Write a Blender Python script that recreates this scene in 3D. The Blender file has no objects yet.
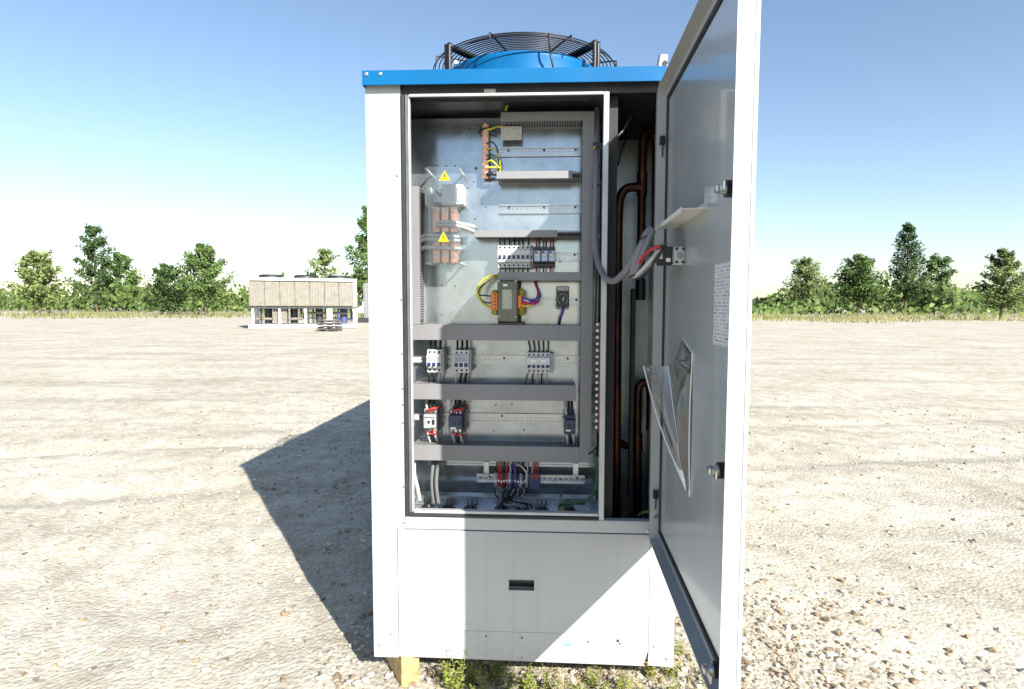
import bpy, bmesh, math, random
from mathutils import Vector, Matrix

random.seed(7)
scene = bpy.context.scene
COL = scene.collection

# ------------------------------------------------------------------ camera
cam_data = bpy.data.cameras.new("camera")
cam = bpy.data.objects.new("camera", cam_data)
COL.objects.link(cam)
yaw, pitch, roll = math.radians(-2.658), math.radians(-4.001), math.radians(0.181)
fw = Vector((math.sin(yaw) * math.cos(pitch), math.cos(yaw) * math.cos(pitch), math.sin(pitch)))
rt = Vector((math.cos(yaw), -math.sin(yaw), 0.0))
up = rt.cross(fw)
rt2 = rt * math.cos(roll) + up * math.sin(roll)
up2 = up * math.cos(roll) - rt * math.sin(roll)
m = Matrix((rt2, up2, -fw)).transposed().to_4x4()
m.translation = Vector((0.6353, -1.9727, 1.3857))
cam.matrix_world = m
cam_data.sensor_width = 36.0
cam_data.lens = 575.0 / 1024.0 * 36.0
cam_data.shift_x = -13.0 / 1024.0
cam_data.clip_start = 0.02
cam_data.clip_end = 2000.0
scene.camera = cam

# ------------------------------------------------------------------ sky, sun, exposure
SUN_TO = Vector((0.736, -1.0, 0.787)).normalized()      # towards the sun
elev = math.asin(SUN_TO.z)
azim = math.atan2(SUN_TO.x, SUN_TO.y)
world = bpy.data.worlds.new("World")
scene.world = world
world.use_nodes = True
wn = world.node_tree
bg = wn.nodes["Background"]
sky = wn.nodes.new("ShaderNodeTexSky")
sky.sky_type = 'NISHITA'
sky.sun_disc = False
sky.sun_elevation = elev
sky.sun_rotation = azim
sky.air_density = 1.0
sky.dust_density = 0.6
sky.ozone_density = 1.15
wn.links.new(sky.outputs[0], bg.inputs[0])
bg.inputs[1].default_value = 0.088

sun_data = bpy.data.lights.new("sun", 'SUN')
sun_data.energy = 5.0
sun_data.angle = math.radians(0.5)
sun_data.color = (1.0, 0.955, 0.88)
sun = bpy.data.objects.new("sun", sun_data)
sun.rotation_euler = (-SUN_TO).to_track_quat('-Z', 'Y').to_euler()
sun.location = (4, -6, 6)
COL.objects.link(sun)

scene.view_settings.view_transform = 'Standard'
scene.view_settings.look = 'None'
scene.view_settings.gamma = 1.0
scene.view_settings.use_curve_mapping = False
scene.view_settings.exposure = 1.25

# ------------------------------------------------------------------ materials
MATS = {}
def nd(nt, t, **kw):
    n = nt.nodes.new(t)
    for k, v in kw.items():
        setattr(n, k, v)
    return n

def mat(name, col, rough=0.5, metal=0.0, var=0.08, vscale=6.0, bump=0.0, bscale=60.0, spec=0.5,
        coat=0.0, dirt=None, rvar=0.08):
    """Principled paint/plastic/metal with mottled colour, uneven gloss and fine relief."""
    mt = bpy.data.materials.new(name)
    mt.use_nodes = True
    nt = mt.node_tree
    b = nt.nodes["Principled BSDF"]
    tc = nd(nt, "ShaderNodeTexCoord")
    n1 = nd(nt, "ShaderNodeTexNoise"); n1.inputs["Scale"].default_value = vscale; n1.inputs["Detail"].default_value = 6
    nt.links.new(tc.outputs["Object"], n1.inputs["Vector"])
    mx = nd(nt, "ShaderNodeMix", data_type='RGBA')
    c = Vector(col)
    d = dirt if dirt else tuple(max(0.0, x * (1 - 2.2 * var)) for x in c)
    e = tuple(min(1.0, x * (1 + var)) for x in c)
    mx.inputs[6].default_value = (*d, 1); mx.inputs[7].default_value = (*e, 1)
    mr = nd(nt, "ShaderNodeMapRange"); mr.inputs[1].default_value = 0.3; mr.inputs[2].default_value = 0.62
    nt.links.new(n1.outputs[0], mr.inputs[0]); nt.links.new(mr.outputs[0], mx.inputs[0])
    nt.links.new(mx.outputs[2], b.inputs["Base Color"])
    b.inputs["Metallic"].default_value = metal
    b.inputs["Specular IOR Level"].default_value = spec
    b.inputs["Coat Weight"].default_value = coat
    n2 = nd(nt, "ShaderNodeTexNoise"); n2.inputs["Scale"].default_value = vscale * 3.1; n2.inputs["Detail"].default_value = 4
    nt.links.new(tc.outputs["Object"], n2.inputs["Vector"])
    r2 = nd(nt, "ShaderNodeMapRange")
    r2.inputs[3].default_value = max(0.02, rough - rvar); r2.inputs[4].default_value = min(1, rough + rvar)
    nt.links.new(n2.outputs[0], r2.inputs[0]); nt.links.new(r2.outputs[0], b.inputs["Roughness"])
    if bump > 0:
        n3 = nd(nt, "ShaderNodeTexNoise"); n3.inputs["Scale"].default_value = bscale; n3.inputs["Detail"].default_value = 3
        nt.links.new(tc.outputs["Object"], n3.inputs["Vector"])
        bp = nd(nt, "ShaderNodeBump"); bp.inputs["Strength"].default_value = bump; bp.inputs["Distance"].default_value = 0.002
        nt.links.new(n3.outputs[0], bp.inputs["Height"]); nt.links.new(bp.outputs[0], b.inputs["Normal"])
    MATS[name] = mt
    return mt

def weather(name, streak_col, amount, base_dust=None):
    """Faint vertical drip marks, and dust splashed up from the ground, on painted sheet metal."""
    nt = MATS[name].node_tree; b = nt.nodes["Principled BSDF"]
    src = b.inputs["Base Color"].links[0].from_socket
    geo = nd(nt, "ShaderNodeNewGeometry")
    mp = nd(nt, "ShaderNodeMapping"); mp.inputs["Scale"].default_value = (45, 45, 1.1)
    nt.links.new(geo.outputs["Position"], mp.inputs["Vector"])
    nz = nd(nt, "ShaderNodeTexNoise"); nz.inputs["Scale"].default_value = 1.0; nz.inputs["Detail"].default_value = 5
    nt.links.new(mp.outputs[0], nz.inputs["Vector"])
    mr = nd(nt, "ShaderNodeMapRange"); mr.inputs[1].default_value = 0.5; mr.inputs[2].default_value = 0.8; mr.inputs[4].default_value = amount
    nt.links.new(nz.outputs[0], mr.inputs[0])
    mx = nd(nt, "ShaderNodeMix", data_type='RGBA'); mx.inputs[7].default_value = (*streak_col, 1)
    nt.links.new(mr.outputs[0], mx.inputs[0]); nt.links.new(src, mx.inputs[6])
    last = mx.outputs[2]
    if base_dust:
        sp = nd(nt, "ShaderNodeSeparateXYZ"); nt.links.new(geo.outputs["Position"], sp.inputs[0])
        n2 = nd(nt, "ShaderNodeTexNoise"); n2.inputs["Scale"].default_value = 38.0; n2.inputs["Detail"].default_value = 8; n2.inputs["Roughness"].default_value = 0.7
        nt.links.new(geo.outputs["Position"], n2.inputs["Vector"])
        h = nd(nt, "ShaderNodeMapRange"); h.inputs[1].default_value = 0.10; h.inputs[2].default_value = 0.34; h.inputs[3].default_value = 0.62; h.inputs[4].default_value = 0.40
        nt.links.new(sp.outputs[2], h.inputs[0])
        ad = nd(nt, "ShaderNodeMath", operation='ADD'); nt.links.new(n2.outputs[0], ad.inputs[0]); nt.links.new(h.outputs[0], ad.inputs[1])
        r = nd(nt, "ShaderNodeMapRange"); r.inputs[1].default_value = 1.0; r.inputs[2].default_value = 1.35; r.inputs[4].default_value = 0.55
        nt.links.new(ad.outputs[0], r.inputs[0])
        m2 = nd(nt, "ShaderNodeMix", data_type='RGBA'); m2.inputs[7].default_value = (*base_dust, 1)
        nt.links.new(r.outputs[0], m2.inputs[0]); nt.links.new(last, m2.inputs[6]); last = m2.outputs[2]
    nt.links.new(last, b.inputs["Base Color"])

def galv(name, base, metal, rough, spangle=70.0, streak=True):
    mt = bpy.data.materials.new(name); mt.use_nodes = True
    nt = mt.node_tree; b = nt.nodes["Principled BSDF"]
    tc = nd(nt, "ShaderNodeTexCoord")
    vo = nd(nt, "ShaderNodeTexVoronoi"); vo.inputs["Scale"].default_value = spangle
    nz = nd(nt, "ShaderNodeTexNoise"); nz.inputs["Scale"].default_value = 14; nz.inputs["Detail"].default_value = 4
    wob = nd(nt, "ShaderNodeMix", data_type='RGBA'); wob.inputs[0].default_value = 0.04
    nt.links.new(tc.outputs["Object"], nz.inputs["Vector"])
    nt.links.new(tc.outputs["Object"], wob.inputs[6]); nt.links.new(nz.outputs[1], wob.inputs[7])
    nt.links.new(wob.outputs[2], vo.inputs["Vector"])
    mp = nd(nt, "ShaderNodeMapping"); mp.inputs["Scale"].default_value = (160, 160, 1.2)
    st = nd(nt, "ShaderNodeTexNoise"); st.inputs["Scale"].default_value = 1.0; st.inputs["Detail"].default_value = 2
    nt.links.new(tc.outputs["Object"], mp.inputs["Vector"]); nt.links.new(mp.outputs[0], st.inputs["Vector"])
    sep = nd(nt, "ShaderNodeSeparateColor"); nt.links.new(vo.outputs["Color"], sep.inputs[0])
    m1 = nd(nt, "ShaderNodeMix", data_type='RGBA')
    m1.inputs[6].default_value = (*(x * 0.93 for x in base), 1); m1.inputs[7].default_value = (*(min(1, x * 1.05) for x in base), 1)
    av = nd(nt, "ShaderNodeMath", operation='ADD'); nt.links.new(sep.outputs[0], av.inputs[0]); nt.links.new(st.outputs[0], av.inputs[1])
    hf = nd(nt, "ShaderNodeMath", operation='MULTIPLY'); hf.inputs[1].default_value = 0.5; nt.links.new(av.outputs[0], hf.inputs[0])
    nt.links.new(hf.outputs[0], m1.inputs[0]); nt.links.new(m1.outputs[2], b.inputs["Base Color"])
    mo = nd(nt, "ShaderNodeTexNoise"); mo.inputs["Scale"].default_value = 9.0; mo.inputs["Detail"].default_value = 7; mo.inputs["Roughness"].default_value = 0.7
    nt.links.new(tc.outputs["Object"], mo.inputs["Vector"])
    m3 = nd(nt, "ShaderNodeMapRange"); m3.inputs[1].default_value = 0.35; m3.inputs[2].default_value = 0.65; m3.inputs[3].default_value = 0.80; m3.inputs[4].default_value = 1.12
    nt.links.new(mo.outputs[0], m3.inputs[0])
    m4 = nd(nt, "ShaderNodeMix", data_type='RGBA', blend_type='MULTIPLY'); m4.inputs[0].default_value = 1
    nt.links.new(m1.outputs[2], m4.inputs[6]); nt.links.new(m3.outputs[0], m4.inputs[7]); nt.links.new(m4.outputs[2], b.inputs["Base Color"])
    rr = nd(nt, "ShaderNodeMapRange"); rr.inputs[1].default_value = 0.3; rr.inputs[2].default_value = 0.7; rr.inputs[3].default_value = rough - 0.06; rr.inputs[4].default_value = rough + 0.10
    nt.links.new(mo.outputs[0], rr.inputs[0]); nt.links.new(rr.outputs[0], b.inputs["Roughness"])
    b.inputs["Metallic"].default_value = metal
    bp = nd(nt, "ShaderNodeBump"); bp.inputs["Strength"].default_value = 0.006; bp.inputs["Distance"].default_value = 0.001
    nt.links.new(hf.outputs[0], bp.inputs["Height"]); nt.links.new(bp.outputs[0], b.inputs["Normal"])
    MATS[name] = mt
    return mt

def clear_sheet(name, tint, gloss_rough, milk, ior=1.5):
    """Thin clear plastic: lets light straight through, mirrors at grazing angles, slightly milky."""
    mt = bpy.data.materials.new(name); mt.use_nodes = True
    nt = mt.node_tree; nt.nodes.remove(nt.nodes["Principled BSDF"])
    out = nt.nodes["Material Output"]
    tr = nd(nt, "ShaderNodeBsdfTransparent"); tr.inputs[0].default_value = (*tint, 1)
    gl = nd(nt, "ShaderNodeBsdfGlossy"); gl.inputs["Roughness"].default_value = gloss_rough
    df = nd(nt, "ShaderNodeBsdfTranslucent"); df.inputs[0].default_value = (0.9, 0.9, 0.88, 1)
    dd = nd(nt, "ShaderNodeBsdfDiffuse"); dd.inputs[0].default_value = (0.85, 0.85, 0.83, 1)
    ad = nd(nt, "ShaderNodeMixShader"); ad.inputs[0].default_value = 0.5
    nt.links.new(df.outputs[0], ad.inputs[1]); nt.links.new(dd.outputs[0], ad.inputs[2])
    m1 = nd(nt, "ShaderNodeMixShader")
    tc = nd(nt, "ShaderNodeTexCoord"); nz = nd(nt, "ShaderNodeTexNoise"); nz.inputs["Scale"].default_value = 14
    nz.inputs["Detail"].default_value = 5
    nt.links.new(tc.outputs["Object"], nz.inputs["Vector"])
    mr = nd(nt, "ShaderNodeMapRange"); mr.inputs[3].default_value = milk * 0.5; mr.inputs[4].default_value = milk * 1.5
    nt.links.new(nz.outputs[0], mr.inputs[0]); nt.links.new(mr.outputs[0], m1.inputs[0])
    nt.links.new(tr.outputs[0], m1.inputs[1]); nt.links.new(ad.outputs[0], m1.inputs[2])
    fr = nd(nt, "ShaderNodeFresnel"); fr.inputs[0].default_value = ior
    m2 = nd(nt, "ShaderNodeMixShader")
    nt.links.new(fr.outputs[0], m2.inputs[0]); nt.links.new(m1.outputs[0], m2.inputs[1]); nt.links.new(gl.outputs[0], m2.inputs[2])
    nt.links.new(m2.outputs[0], out.inputs[0])
    MATS[name] = mt
    return mt

def print_mat(name, paper, ink, line_h, word, axis_u, fill=0.52):
    """Paper printed with rows of small marks too fine to read. axis_u: 0 for x, 1 for y runs along the row."""
    mt = bpy.data.materials.new(name); mt.use_nodes = True
    nt = mt.node_tree; b = nt.nodes["Principled BSDF"]
    tc = nd(nt, "ShaderNodeTexCoord"); sp = nd(nt, "ShaderNodeSeparateXYZ")
    nt.links.new(tc.outputs["Object"], sp.inputs[0])
    zz = nd(nt, "ShaderNodeMath", operation='DIVIDE'); zz.inputs[1].default_value = line_h
    nt.links.new(sp.outputs[2], zz.inputs[0])
    fr = nd(nt, "ShaderNodeMath", operation='FRACT'); nt.links.new(zz.outputs[0], fr.inputs[0])
    gt = nd(nt, "ShaderNodeMath", operation='GREATER_THAN'); gt.inputs[1].default_value = 0.45
    nt.links.new(fr.outputs[0], gt.inputs[0])
    fl = nd(nt, "ShaderNodeMath", operation='FLOOR'); nt.links.new(zz.outputs[0], fl.inputs[0])
    uu = nd(nt, "ShaderNodeMath", operation='DIVIDE'); uu.inputs[1].default_value = word
    nt.links.new(sp.outputs[axis_u], uu.inputs[0])
    cb = nd(nt, "ShaderNodeCombineXYZ"); nt.links.new(uu.outputs[0], cb.inputs[0])
    k = nd(nt, "ShaderNodeMath", operation='MULTIPLY'); k.inputs[1].default_value = 7.31
    nt.links.new(fl.outputs[0], k.inputs[0]); nt.links.new(k.outputs[0], cb.inputs[1])
    nz = nd(nt, "ShaderNodeTexNoise"); nz.inputs["Scale"].default_value = 1.0; nz.inputs["Detail"].default_value = 3
    nt.links.new(cb.outputs[0], nz.inputs["Vector"])
    g2 = nd(nt, "ShaderNodeMath", operation='GREATER_THAN'); g2.inputs[1].default_value = fill
    nt.links.new(nz.outputs[0], g2.inputs[0])
    an = nd(nt, "ShaderNodeMath", operation='MULTIPLY'); nt.links.new(gt.outputs[0], an.inputs[0]); nt.links.new(g2.outputs[0], an.inputs[1])
    mx = nd(nt, "ShaderNodeMix", data_type='RGBA'); mx.inputs[6].default_value = (*paper, 1); mx.inputs[7].default_value = (*ink, 1)
    nt.links.new(an.outputs[0], mx.inputs[0]); nt.links.new(mx.outputs[2], b.inputs["Base Color"])
    b.inputs["Roughness"].default_value = 0.55
    MATS[name] = mt
    return mt

mat('white_paint', (0.405, 0.425, 0.43), 0.40, var=0.02, vscale=3, bump=0.10, bscale=260, dirt=(0.385, 0.402, 0.405))
mat('sill_paint', (0.42, 0.435, 0.44), 0.4, var=0.03, vscale=5, bump=0.08, bscale=260)
mat('frame_shade', (0.15, 0.155, 0.16), 0.42, metal=0.4, var=0.1, vscale=12)  # left frame strip turned from the sun: its shade is put into this colour
mat('frame_steel', (0.50, 0.51, 0.51), 0.42, metal=0.35, var=0.05, vscale=8)
mat('door_grey', (0.37, 0.395, 0.41), 0.22, var=0.03, vscale=4, bump=0.10, bscale=190, coat=0.25, rvar=0.06)
mat('door_rim', (0.42, 0.43, 0.43), 0.35, var=0.04, vscale=5)
mat('blue_paint', (0.0, 0.10, 0.26), 0.5, var=0.05, vscale=4, bump=0.08, bscale=200, spec=0.18)
mat('black_wire', (0.012, 0.012, 0.014), 0.42, var=0.1)
mat('black_plastic', (0.018, 0.018, 0.020), 0.38, var=0.1)
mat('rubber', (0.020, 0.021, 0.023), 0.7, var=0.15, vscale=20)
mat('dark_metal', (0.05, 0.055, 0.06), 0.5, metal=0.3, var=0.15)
mat('duct_grey', (0.24, 0.242, 0.247), 0.48, var=0.025, vscale=5, bump=0.05, bscale=150)
mat('duct_cover', (0.21, 0.21, 0.217), 0.42, var=0.03, vscale=4, bump=0.05, bscale=120)
mat('device_white', (0.58, 0.585, 0.58), 0.42, var=0.03, vscale=20)
mat('device_grey', (0.30, 0.315, 0.33), 0.45, var=0.04, vscale=20)
mat('device_blue', (0.045, 0.065, 0.13), 0.4, var=0.08, vscale=20)
mat('toggle_blue', (0.02, 0.03, 0.09), 0.35, var=0.1)
mat('bezel_blue', (0.45, 0.55, 0.72), 0.4, var=0.05, vscale=20)
mat('red_plastic', (0.33, 0.022, 0.02), 0.4, var=0.08)
mat('orange_plastic', (0.80, 0.20, 0.02), 0.4, var=0.06, vscale=20)
mat('coil_tape', (0.42, 0.36, 0.05), 0.45, var=0.15, vscale=30)
mat('core_steel', (0.15, 0.148, 0.115), 0.5, metal=0.25, var=0.12, vscale=18, bump=0.1, bscale=90)
mat('strip_brown', (0.16, 0.035, 0.025), 0.5)
mat('wire_red', (0.50, 0.02, 0.02), 0.4); mat('wire_white', (0.50, 0.49, 0.47), 0.45)
mat('wire_grey', (0.19, 0.19, 0.215), 0.42, var=0.05); mat('wire_purple', (0.11, 0.05, 0.28), 0.4)
mat('wire_blue', (0.03, 0.06, 0.30), 0.4); mat('wire_yellow', (0.60, 0.52, 0.04), 0.4, var=0.2, vscale=40)
mat('wire_green', (0.04, 0.13, 0.03), 0.42, var=0.25, vscale=40)
mat('conduit_grey', (0.11, 0.115, 0.12), 0.75, var=0.05)
mat('copper_bar', (0.78, 0.36, 0.22), 0.33, metal=0.85, var=0.10, vscale=25)
mat('copper_pipe', (0.12, 0.052, 0.032), 0.40, metal=0.9, var=0.25, vscale=9, dirt=(0.05, 0.024, 0.018), rvar=0.15)
mat('bolt_steel', (0.62, 0.62, 0.60), 0.3, metal=0.95, var=0.1, vscale=40)
mat('zinc', (0.60, 0.62, 0.65), 0.32, metal=0.9, var=0.08, vscale=25)
mat('plastic_white', (0.78, 0.78, 0.75), 0.5, var=0.03)
mat('yellow_sign', (0.85, 0.72, 0.0), 0.45, var=0.03)
mat('green_dot', (0.03, 0.15, 0.05), 0.5)
mat('teal_mark', (0.15, 0.62, 0.52), 0.6, var=0.2, vscale=60)
mat('wood', (0.50, 0.33, 0.14), 0.75, var=0.22, vscale=22, bump=0.5, bscale=70)
mat('shelf_grey', (0.66, 0.65, 0.60), 0.4, var=0.03)
mat('paper', (0.82, 0.81, 0.84), 0.6, var=0.03)
galv('galvanised', (0.385, 0.425, 0.455), 0.80, 0.17, 150.0)
mat('rail_steel', (0.42, 0.44, 0.45), 0.30, metal=0.85, var=0.03, vscale=14)
galv('galvanised_dull', (0.36, 0.40, 0.42), 0.9, 0.30, 150.0)
clear_sheet('polycarbonate', (0.93, 0.96, 0.97), 0.05, 0.05)
clear_sheet('clear_pouch', (0.86, 0.85, 0.83), 0.04, 0.14, 2.0)
print_mat('label_print', (0.52, 0.51, 0.45), (0.30, 0.30, 0.28), 0.0045, 0.004, 0)
print_mat('door_label_print', (0.62, 0.63, 0.64), (0.20, 0.20, 0.21), 0.0075, 0.005, 1, 0.52)
print_mat('plate_print', (0.42, 0.44, 0.33), (0.20, 0.20, 0.16), 0.006, 0.005, 0, 0.55)

weather('white_paint', (0.30, 0.29, 0.27), 0.35, (0.30, 0.26, 0.20))
weather('door_grey', (0.33, 0.33, 0.32), 0.35)
weather('duct_cover', (0.19, 0.187, 0.185), 0.5)
weather('blue_paint', (0.02, 0.10, 0.22), 0.5)

# ------------------------------------------------------------------ mesh helpers
LIFT = Vector((0, 0, 0))
class MB:
    def __init__(s, T=None):
        s.v = []; s.f = []; s.mi = []; s.sm = []; s.T = T; s.k = 0
    def add(s, vs, fs, smooth=False):
        o = len(s.v)
        for p in vs:
            p = Vector(p)
            s.v.append((s.T @ p if s.T else p) + LIFT)
        for f in fs:
            s.f.append(tuple(i + o for i in f)); s.mi.append(s.k); s.sm.append(smooth)
        return s
    def m(s, k):
        s.k = k; return s
    def box(s, x0, x1, y0, y1, z0, z1, b=0.0):
        if x1 < x0: x0, x1 = x1, x0
        if y1 < y0: y0, y1 = y1, y0
        if z1 < z0: z0, z1 = z1, z0
        b = min(b, 0.45 * min(x1 - x0, y1 - y0, z1 - z0))
        if b <= 0:
            vs = [(x, y, z) for z in (z0, z1) for y in (y0, y1) for x in (x0, x1)]
            return s.add(vs, [(0, 2, 3, 1), (4, 5, 7, 6), (0, 1, 5, 4), (2, 6, 7, 3), (0, 4, 6, 2), (1, 3, 7, 5)])
        vs = []; idx = {}
        for i, (sx, X) in enumerate(((-1, x0), (1, x1))):
            for j, (sy, Y) in enumerate(((-1, y0), (1, y1))):
                for k, (sz, Z) in enumerate(((-1, z0), (1, z1))):
                    idx[i, j, k] = len(vs)
                    vs += [(X, Y - sy * b, Z - sz * b), (X - sx * b, Y, Z - sz * b), (X - sx * b, Y - sy * b, Z)]
        g = lambda i, j, k, a: idx[i, j, k] + a
        fs = []
        for e in (0, 1):
            fs.append((g(e, 0, 0, 0), g(e, 1, 0, 0), g(e, 1, 1, 0), g(e, 0, 1, 0)))
            fs.append((g(0, e, 0, 1), g(1, e, 0, 1), g(1, e, 1, 1), g(0, e, 1, 1)))
            fs.append((g(0, 0, e, 2), g(1, 0, e, 2), g(1, 1, e, 2), g(0, 1, e, 2)))
        for i in (0, 1):
            for j in (0, 1):
                fs.append((g(i, j, 0, 0), g(i, j, 1, 0), g(i, j, 1, 1), g(i, j, 0, 1)))
                fs.append((g(i, 0, j, 0), g(i, 1, j, 0), g(i, 1, j, 2), g(i, 0, j, 2)))
                fs.append((g(0, i, j, 1), g(1, i, j, 1), g(1, i, j, 2), g(0, i, j, 2)))
        for c in idx.values():
            fs.append((c, c + 1, c + 2))
        return s.add(vs, fs)
    def prism(s, poly, axis, a0, a1):
        """poly: 2D points in the two other axes (in x,y,z order), pushed from a0 to a1 along axis."""
        def P(p, a):
            q = list(p); q.insert(axis, a); return tuple(q)
        n = len(poly)
        vs = [P(p, a0) for p in poly] + [P(p, a1) for p in poly]
        fs = [tuple(range(n))[::-1], tuple(range(n, 2 * n))] + [(i, (i + 1) % n, n + (i + 1) % n, n + i) for i in range(n)]
        return s.add(vs, fs)
    def cyl(s, p0, p1, r0, r1=None, seg=14, cap=True):
        if r1 is None: r1 = r0
        p0 = Vector(p0); p1 = Vector(p1); d = (p1 - p0).normalized()
        a = d.orthogonal().normalized(); c = d.cross(a)
        ring = lambda p, r: [p + (a * math.cos(2 * math.pi * i / seg) + c * math.sin(2 * math.pi * i / seg)) * r for i in range(seg)]
        A = ring(p0, r0); B = ring(p1, r1)
        s.add(A + B, [(i, (i + 1) % seg, seg + (i + 1) % seg, seg + i) for i in range(seg)], True)
        if cap:
            s.add(A, [tuple(range(seg))[::-1]]); s.add(B, [tuple(range(seg))])
        return s
    def tube(s, pts, r, seg=8, sub=5, closed=False, r_end=None, squash=None):
        P = [Vector(p) for p in pts]
        if sub > 1 and len(P) > 2:
            Q = []; n = len(P)
            for i in range(n - 1 if not closed else n):
                g = lambda k: P[k % n] if closed else P[max(0, min(n - 1, k))]
                a, b, c, d = g(i - 1), g(i), g(i + 1), g(i + 2)
                for t in range(sub):
                    u = t / sub
                    Q.append(0.5 * ((2 * b) + (c - a) * u + (2 * a - 5 * b + 4 * c - d) * u * u + (3 * b - a - 3 * c + d) * u ** 3))
            if not closed: Q.append(P[-1])
            P = Q
        n = len(P); vs = []; fs = []
        tan = lambda i: ((P[(i + 1) % n] - P[i - 1]) if closed else (P[min(n - 1, i + 1)] - P[max(0, i - 1)])).normalized()
        t0 = tan(0); nrm = t0.orthogonal().normalized()
        for i in range(n):
            t = tan(i)
            nrm = (nrm - t * nrm.dot(t)).normalized(); bn = t.cross(nrm)
            rr = r if r_end is None else r + (r_end - r) * i / (n - 1)
            for k in range(seg):
                a = 2 * math.pi * k / seg
                vs.append(P[i] + nrm * math.cos(a) * rr + bn * math.sin(a) * rr * (squash or 1))
        for i in range(n if closed else n - 1):
            for k in range(seg):
                j = (i + 1) % n
                fs.append((i * seg + k, i * seg + (k + 1) % seg, j * seg + (k + 1) % seg, j * seg + k))
        s.add(vs, fs, True)
        if not closed:
            s.add(vs[:seg], [tuple(range(seg))]); s.add(vs[-seg:], [tuple(range(seg))])
        return s
    def ring(s, c, R, r, seg=64, rs=5, a0=0.0, a1=2 * math.pi):
        full = abs(a1 - a0) > 6.28
        n = seg
        pts = [(c[0] + R * math.cos(a0 + (a1 - a0) * i / (n if full else n - 1)), c[1] + R * math.sin(a0 + (a1 - a0) * i / (n if full else n - 1)), c[2]) for i in range(n)]
        return s.tube(pts, r, rs, 1, full)

def mk_mesh(name, mb, mats, off=Vector((0, 0, 0))):
    me = bpy.data.meshes.new(name)
    me.from_pydata([tuple(p - off) for p in mb.v], [], mb.f)
    for x in (mats if isinstance(mats, (list, tuple)) else [mats]):
        me.materials.append(MATS[x])
    me.polygons.foreach_set('material_index', mb.mi)
    me.polygons.foreach_set('use_smooth', mb.sm)
    bm = bmesh.new(); bm.from_mesh(me)
    bmesh.ops.recalc_face_normals(bm, faces=bm.faces)
    bm.to_mesh(me); bm.free()
    me.update()
    return me

ORIG = {}
def tag(o, label, cat, group=None):
    o['label'] = label; o['category'] = cat
    if group: o['group'] = group
    return o
def thing(name, label, cat, loc, group=None):
    o = bpy.data.objects.new(name, None); COL.objects.link(o)
    o.empty_display_size = 0.05
    o.location = Vector(loc) + LIFT; ORIG[o.name] = Vector(loc) + LIFT
    return tag(o, label, cat, group)
def part(name, mb, mats, parent, label=None):
    off = ORIG[parent.name]
    o = bpy.data.objects.new(name, mk_mesh(name, mb, mats, off)); COL.objects.link(o)
    o.parent = parent; ORIG[o.name] = off
    if label: o['label'] = label
    return o
def solo(name, mb, mats, label, cat, loc, group=None):
    off = Vector(loc) + LIFT
    o = bpy.data.objects.new(name, mk_mesh(name, mb, mats, off)); COL.objects.link(o)
    o.location = off; ORIG[o.name] = off
    return tag(o, label, cat, group)
def setting(name, mb, mats, kind='structure', loc=(0, 0, 0)):
    off = Vector(loc)
    o = bpy.data.objects.new(name, mk_mesh(name, mb, mats, off)); COL.objects.link(o)
    o.location = off; o['kind'] = kind; ORIG[o.name] = off
    return o
SHARED = {}
def stud(name, parent, pos, r, h, n=(0, -1, 0), mt='bolt_steel', seg=8):
    """A small screw, rivet or bolt head as a part with shared mesh data."""
    key = (name, round(r, 5), round(h, 5), tuple(n), mt)
    if key not in SHARED:
        nv = Vector(n)
        mb = MB().cyl((0, 0, 0), nv * h * 0.55, r, r, seg).cyl(nv * h * 0.55, nv * h, r, r * 0.55, seg)
        SHARED[key] = mk_mesh(name, mb, mt)
    o = bpy.data.objects.new(name, SHARED[key]); COL.objects.link(o)
    o.parent = parent; o.location = Vector(pos) + LIFT - ORIG[parent.name]
    ORIG[o.name] = ORIG[parent.name]
    return o
def copy_tree(src, loc, label=None, group=None):
    r = src.copy(); COL.objects.link(r); r.location = loc
    ORIG[r.name] = Vector(loc)
    if label: r['label'] = label
    if group: r['group'] = group
    def rec(a, b):
        for ch in list(a.children):
            c = ch.copy(); COL.objects.link(c); c.parent = b
            c.matrix_parent_inverse = ch.matrix_parent_inverse.copy()
            rec(ch, c)
    rec(src, r)
    return r

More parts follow.
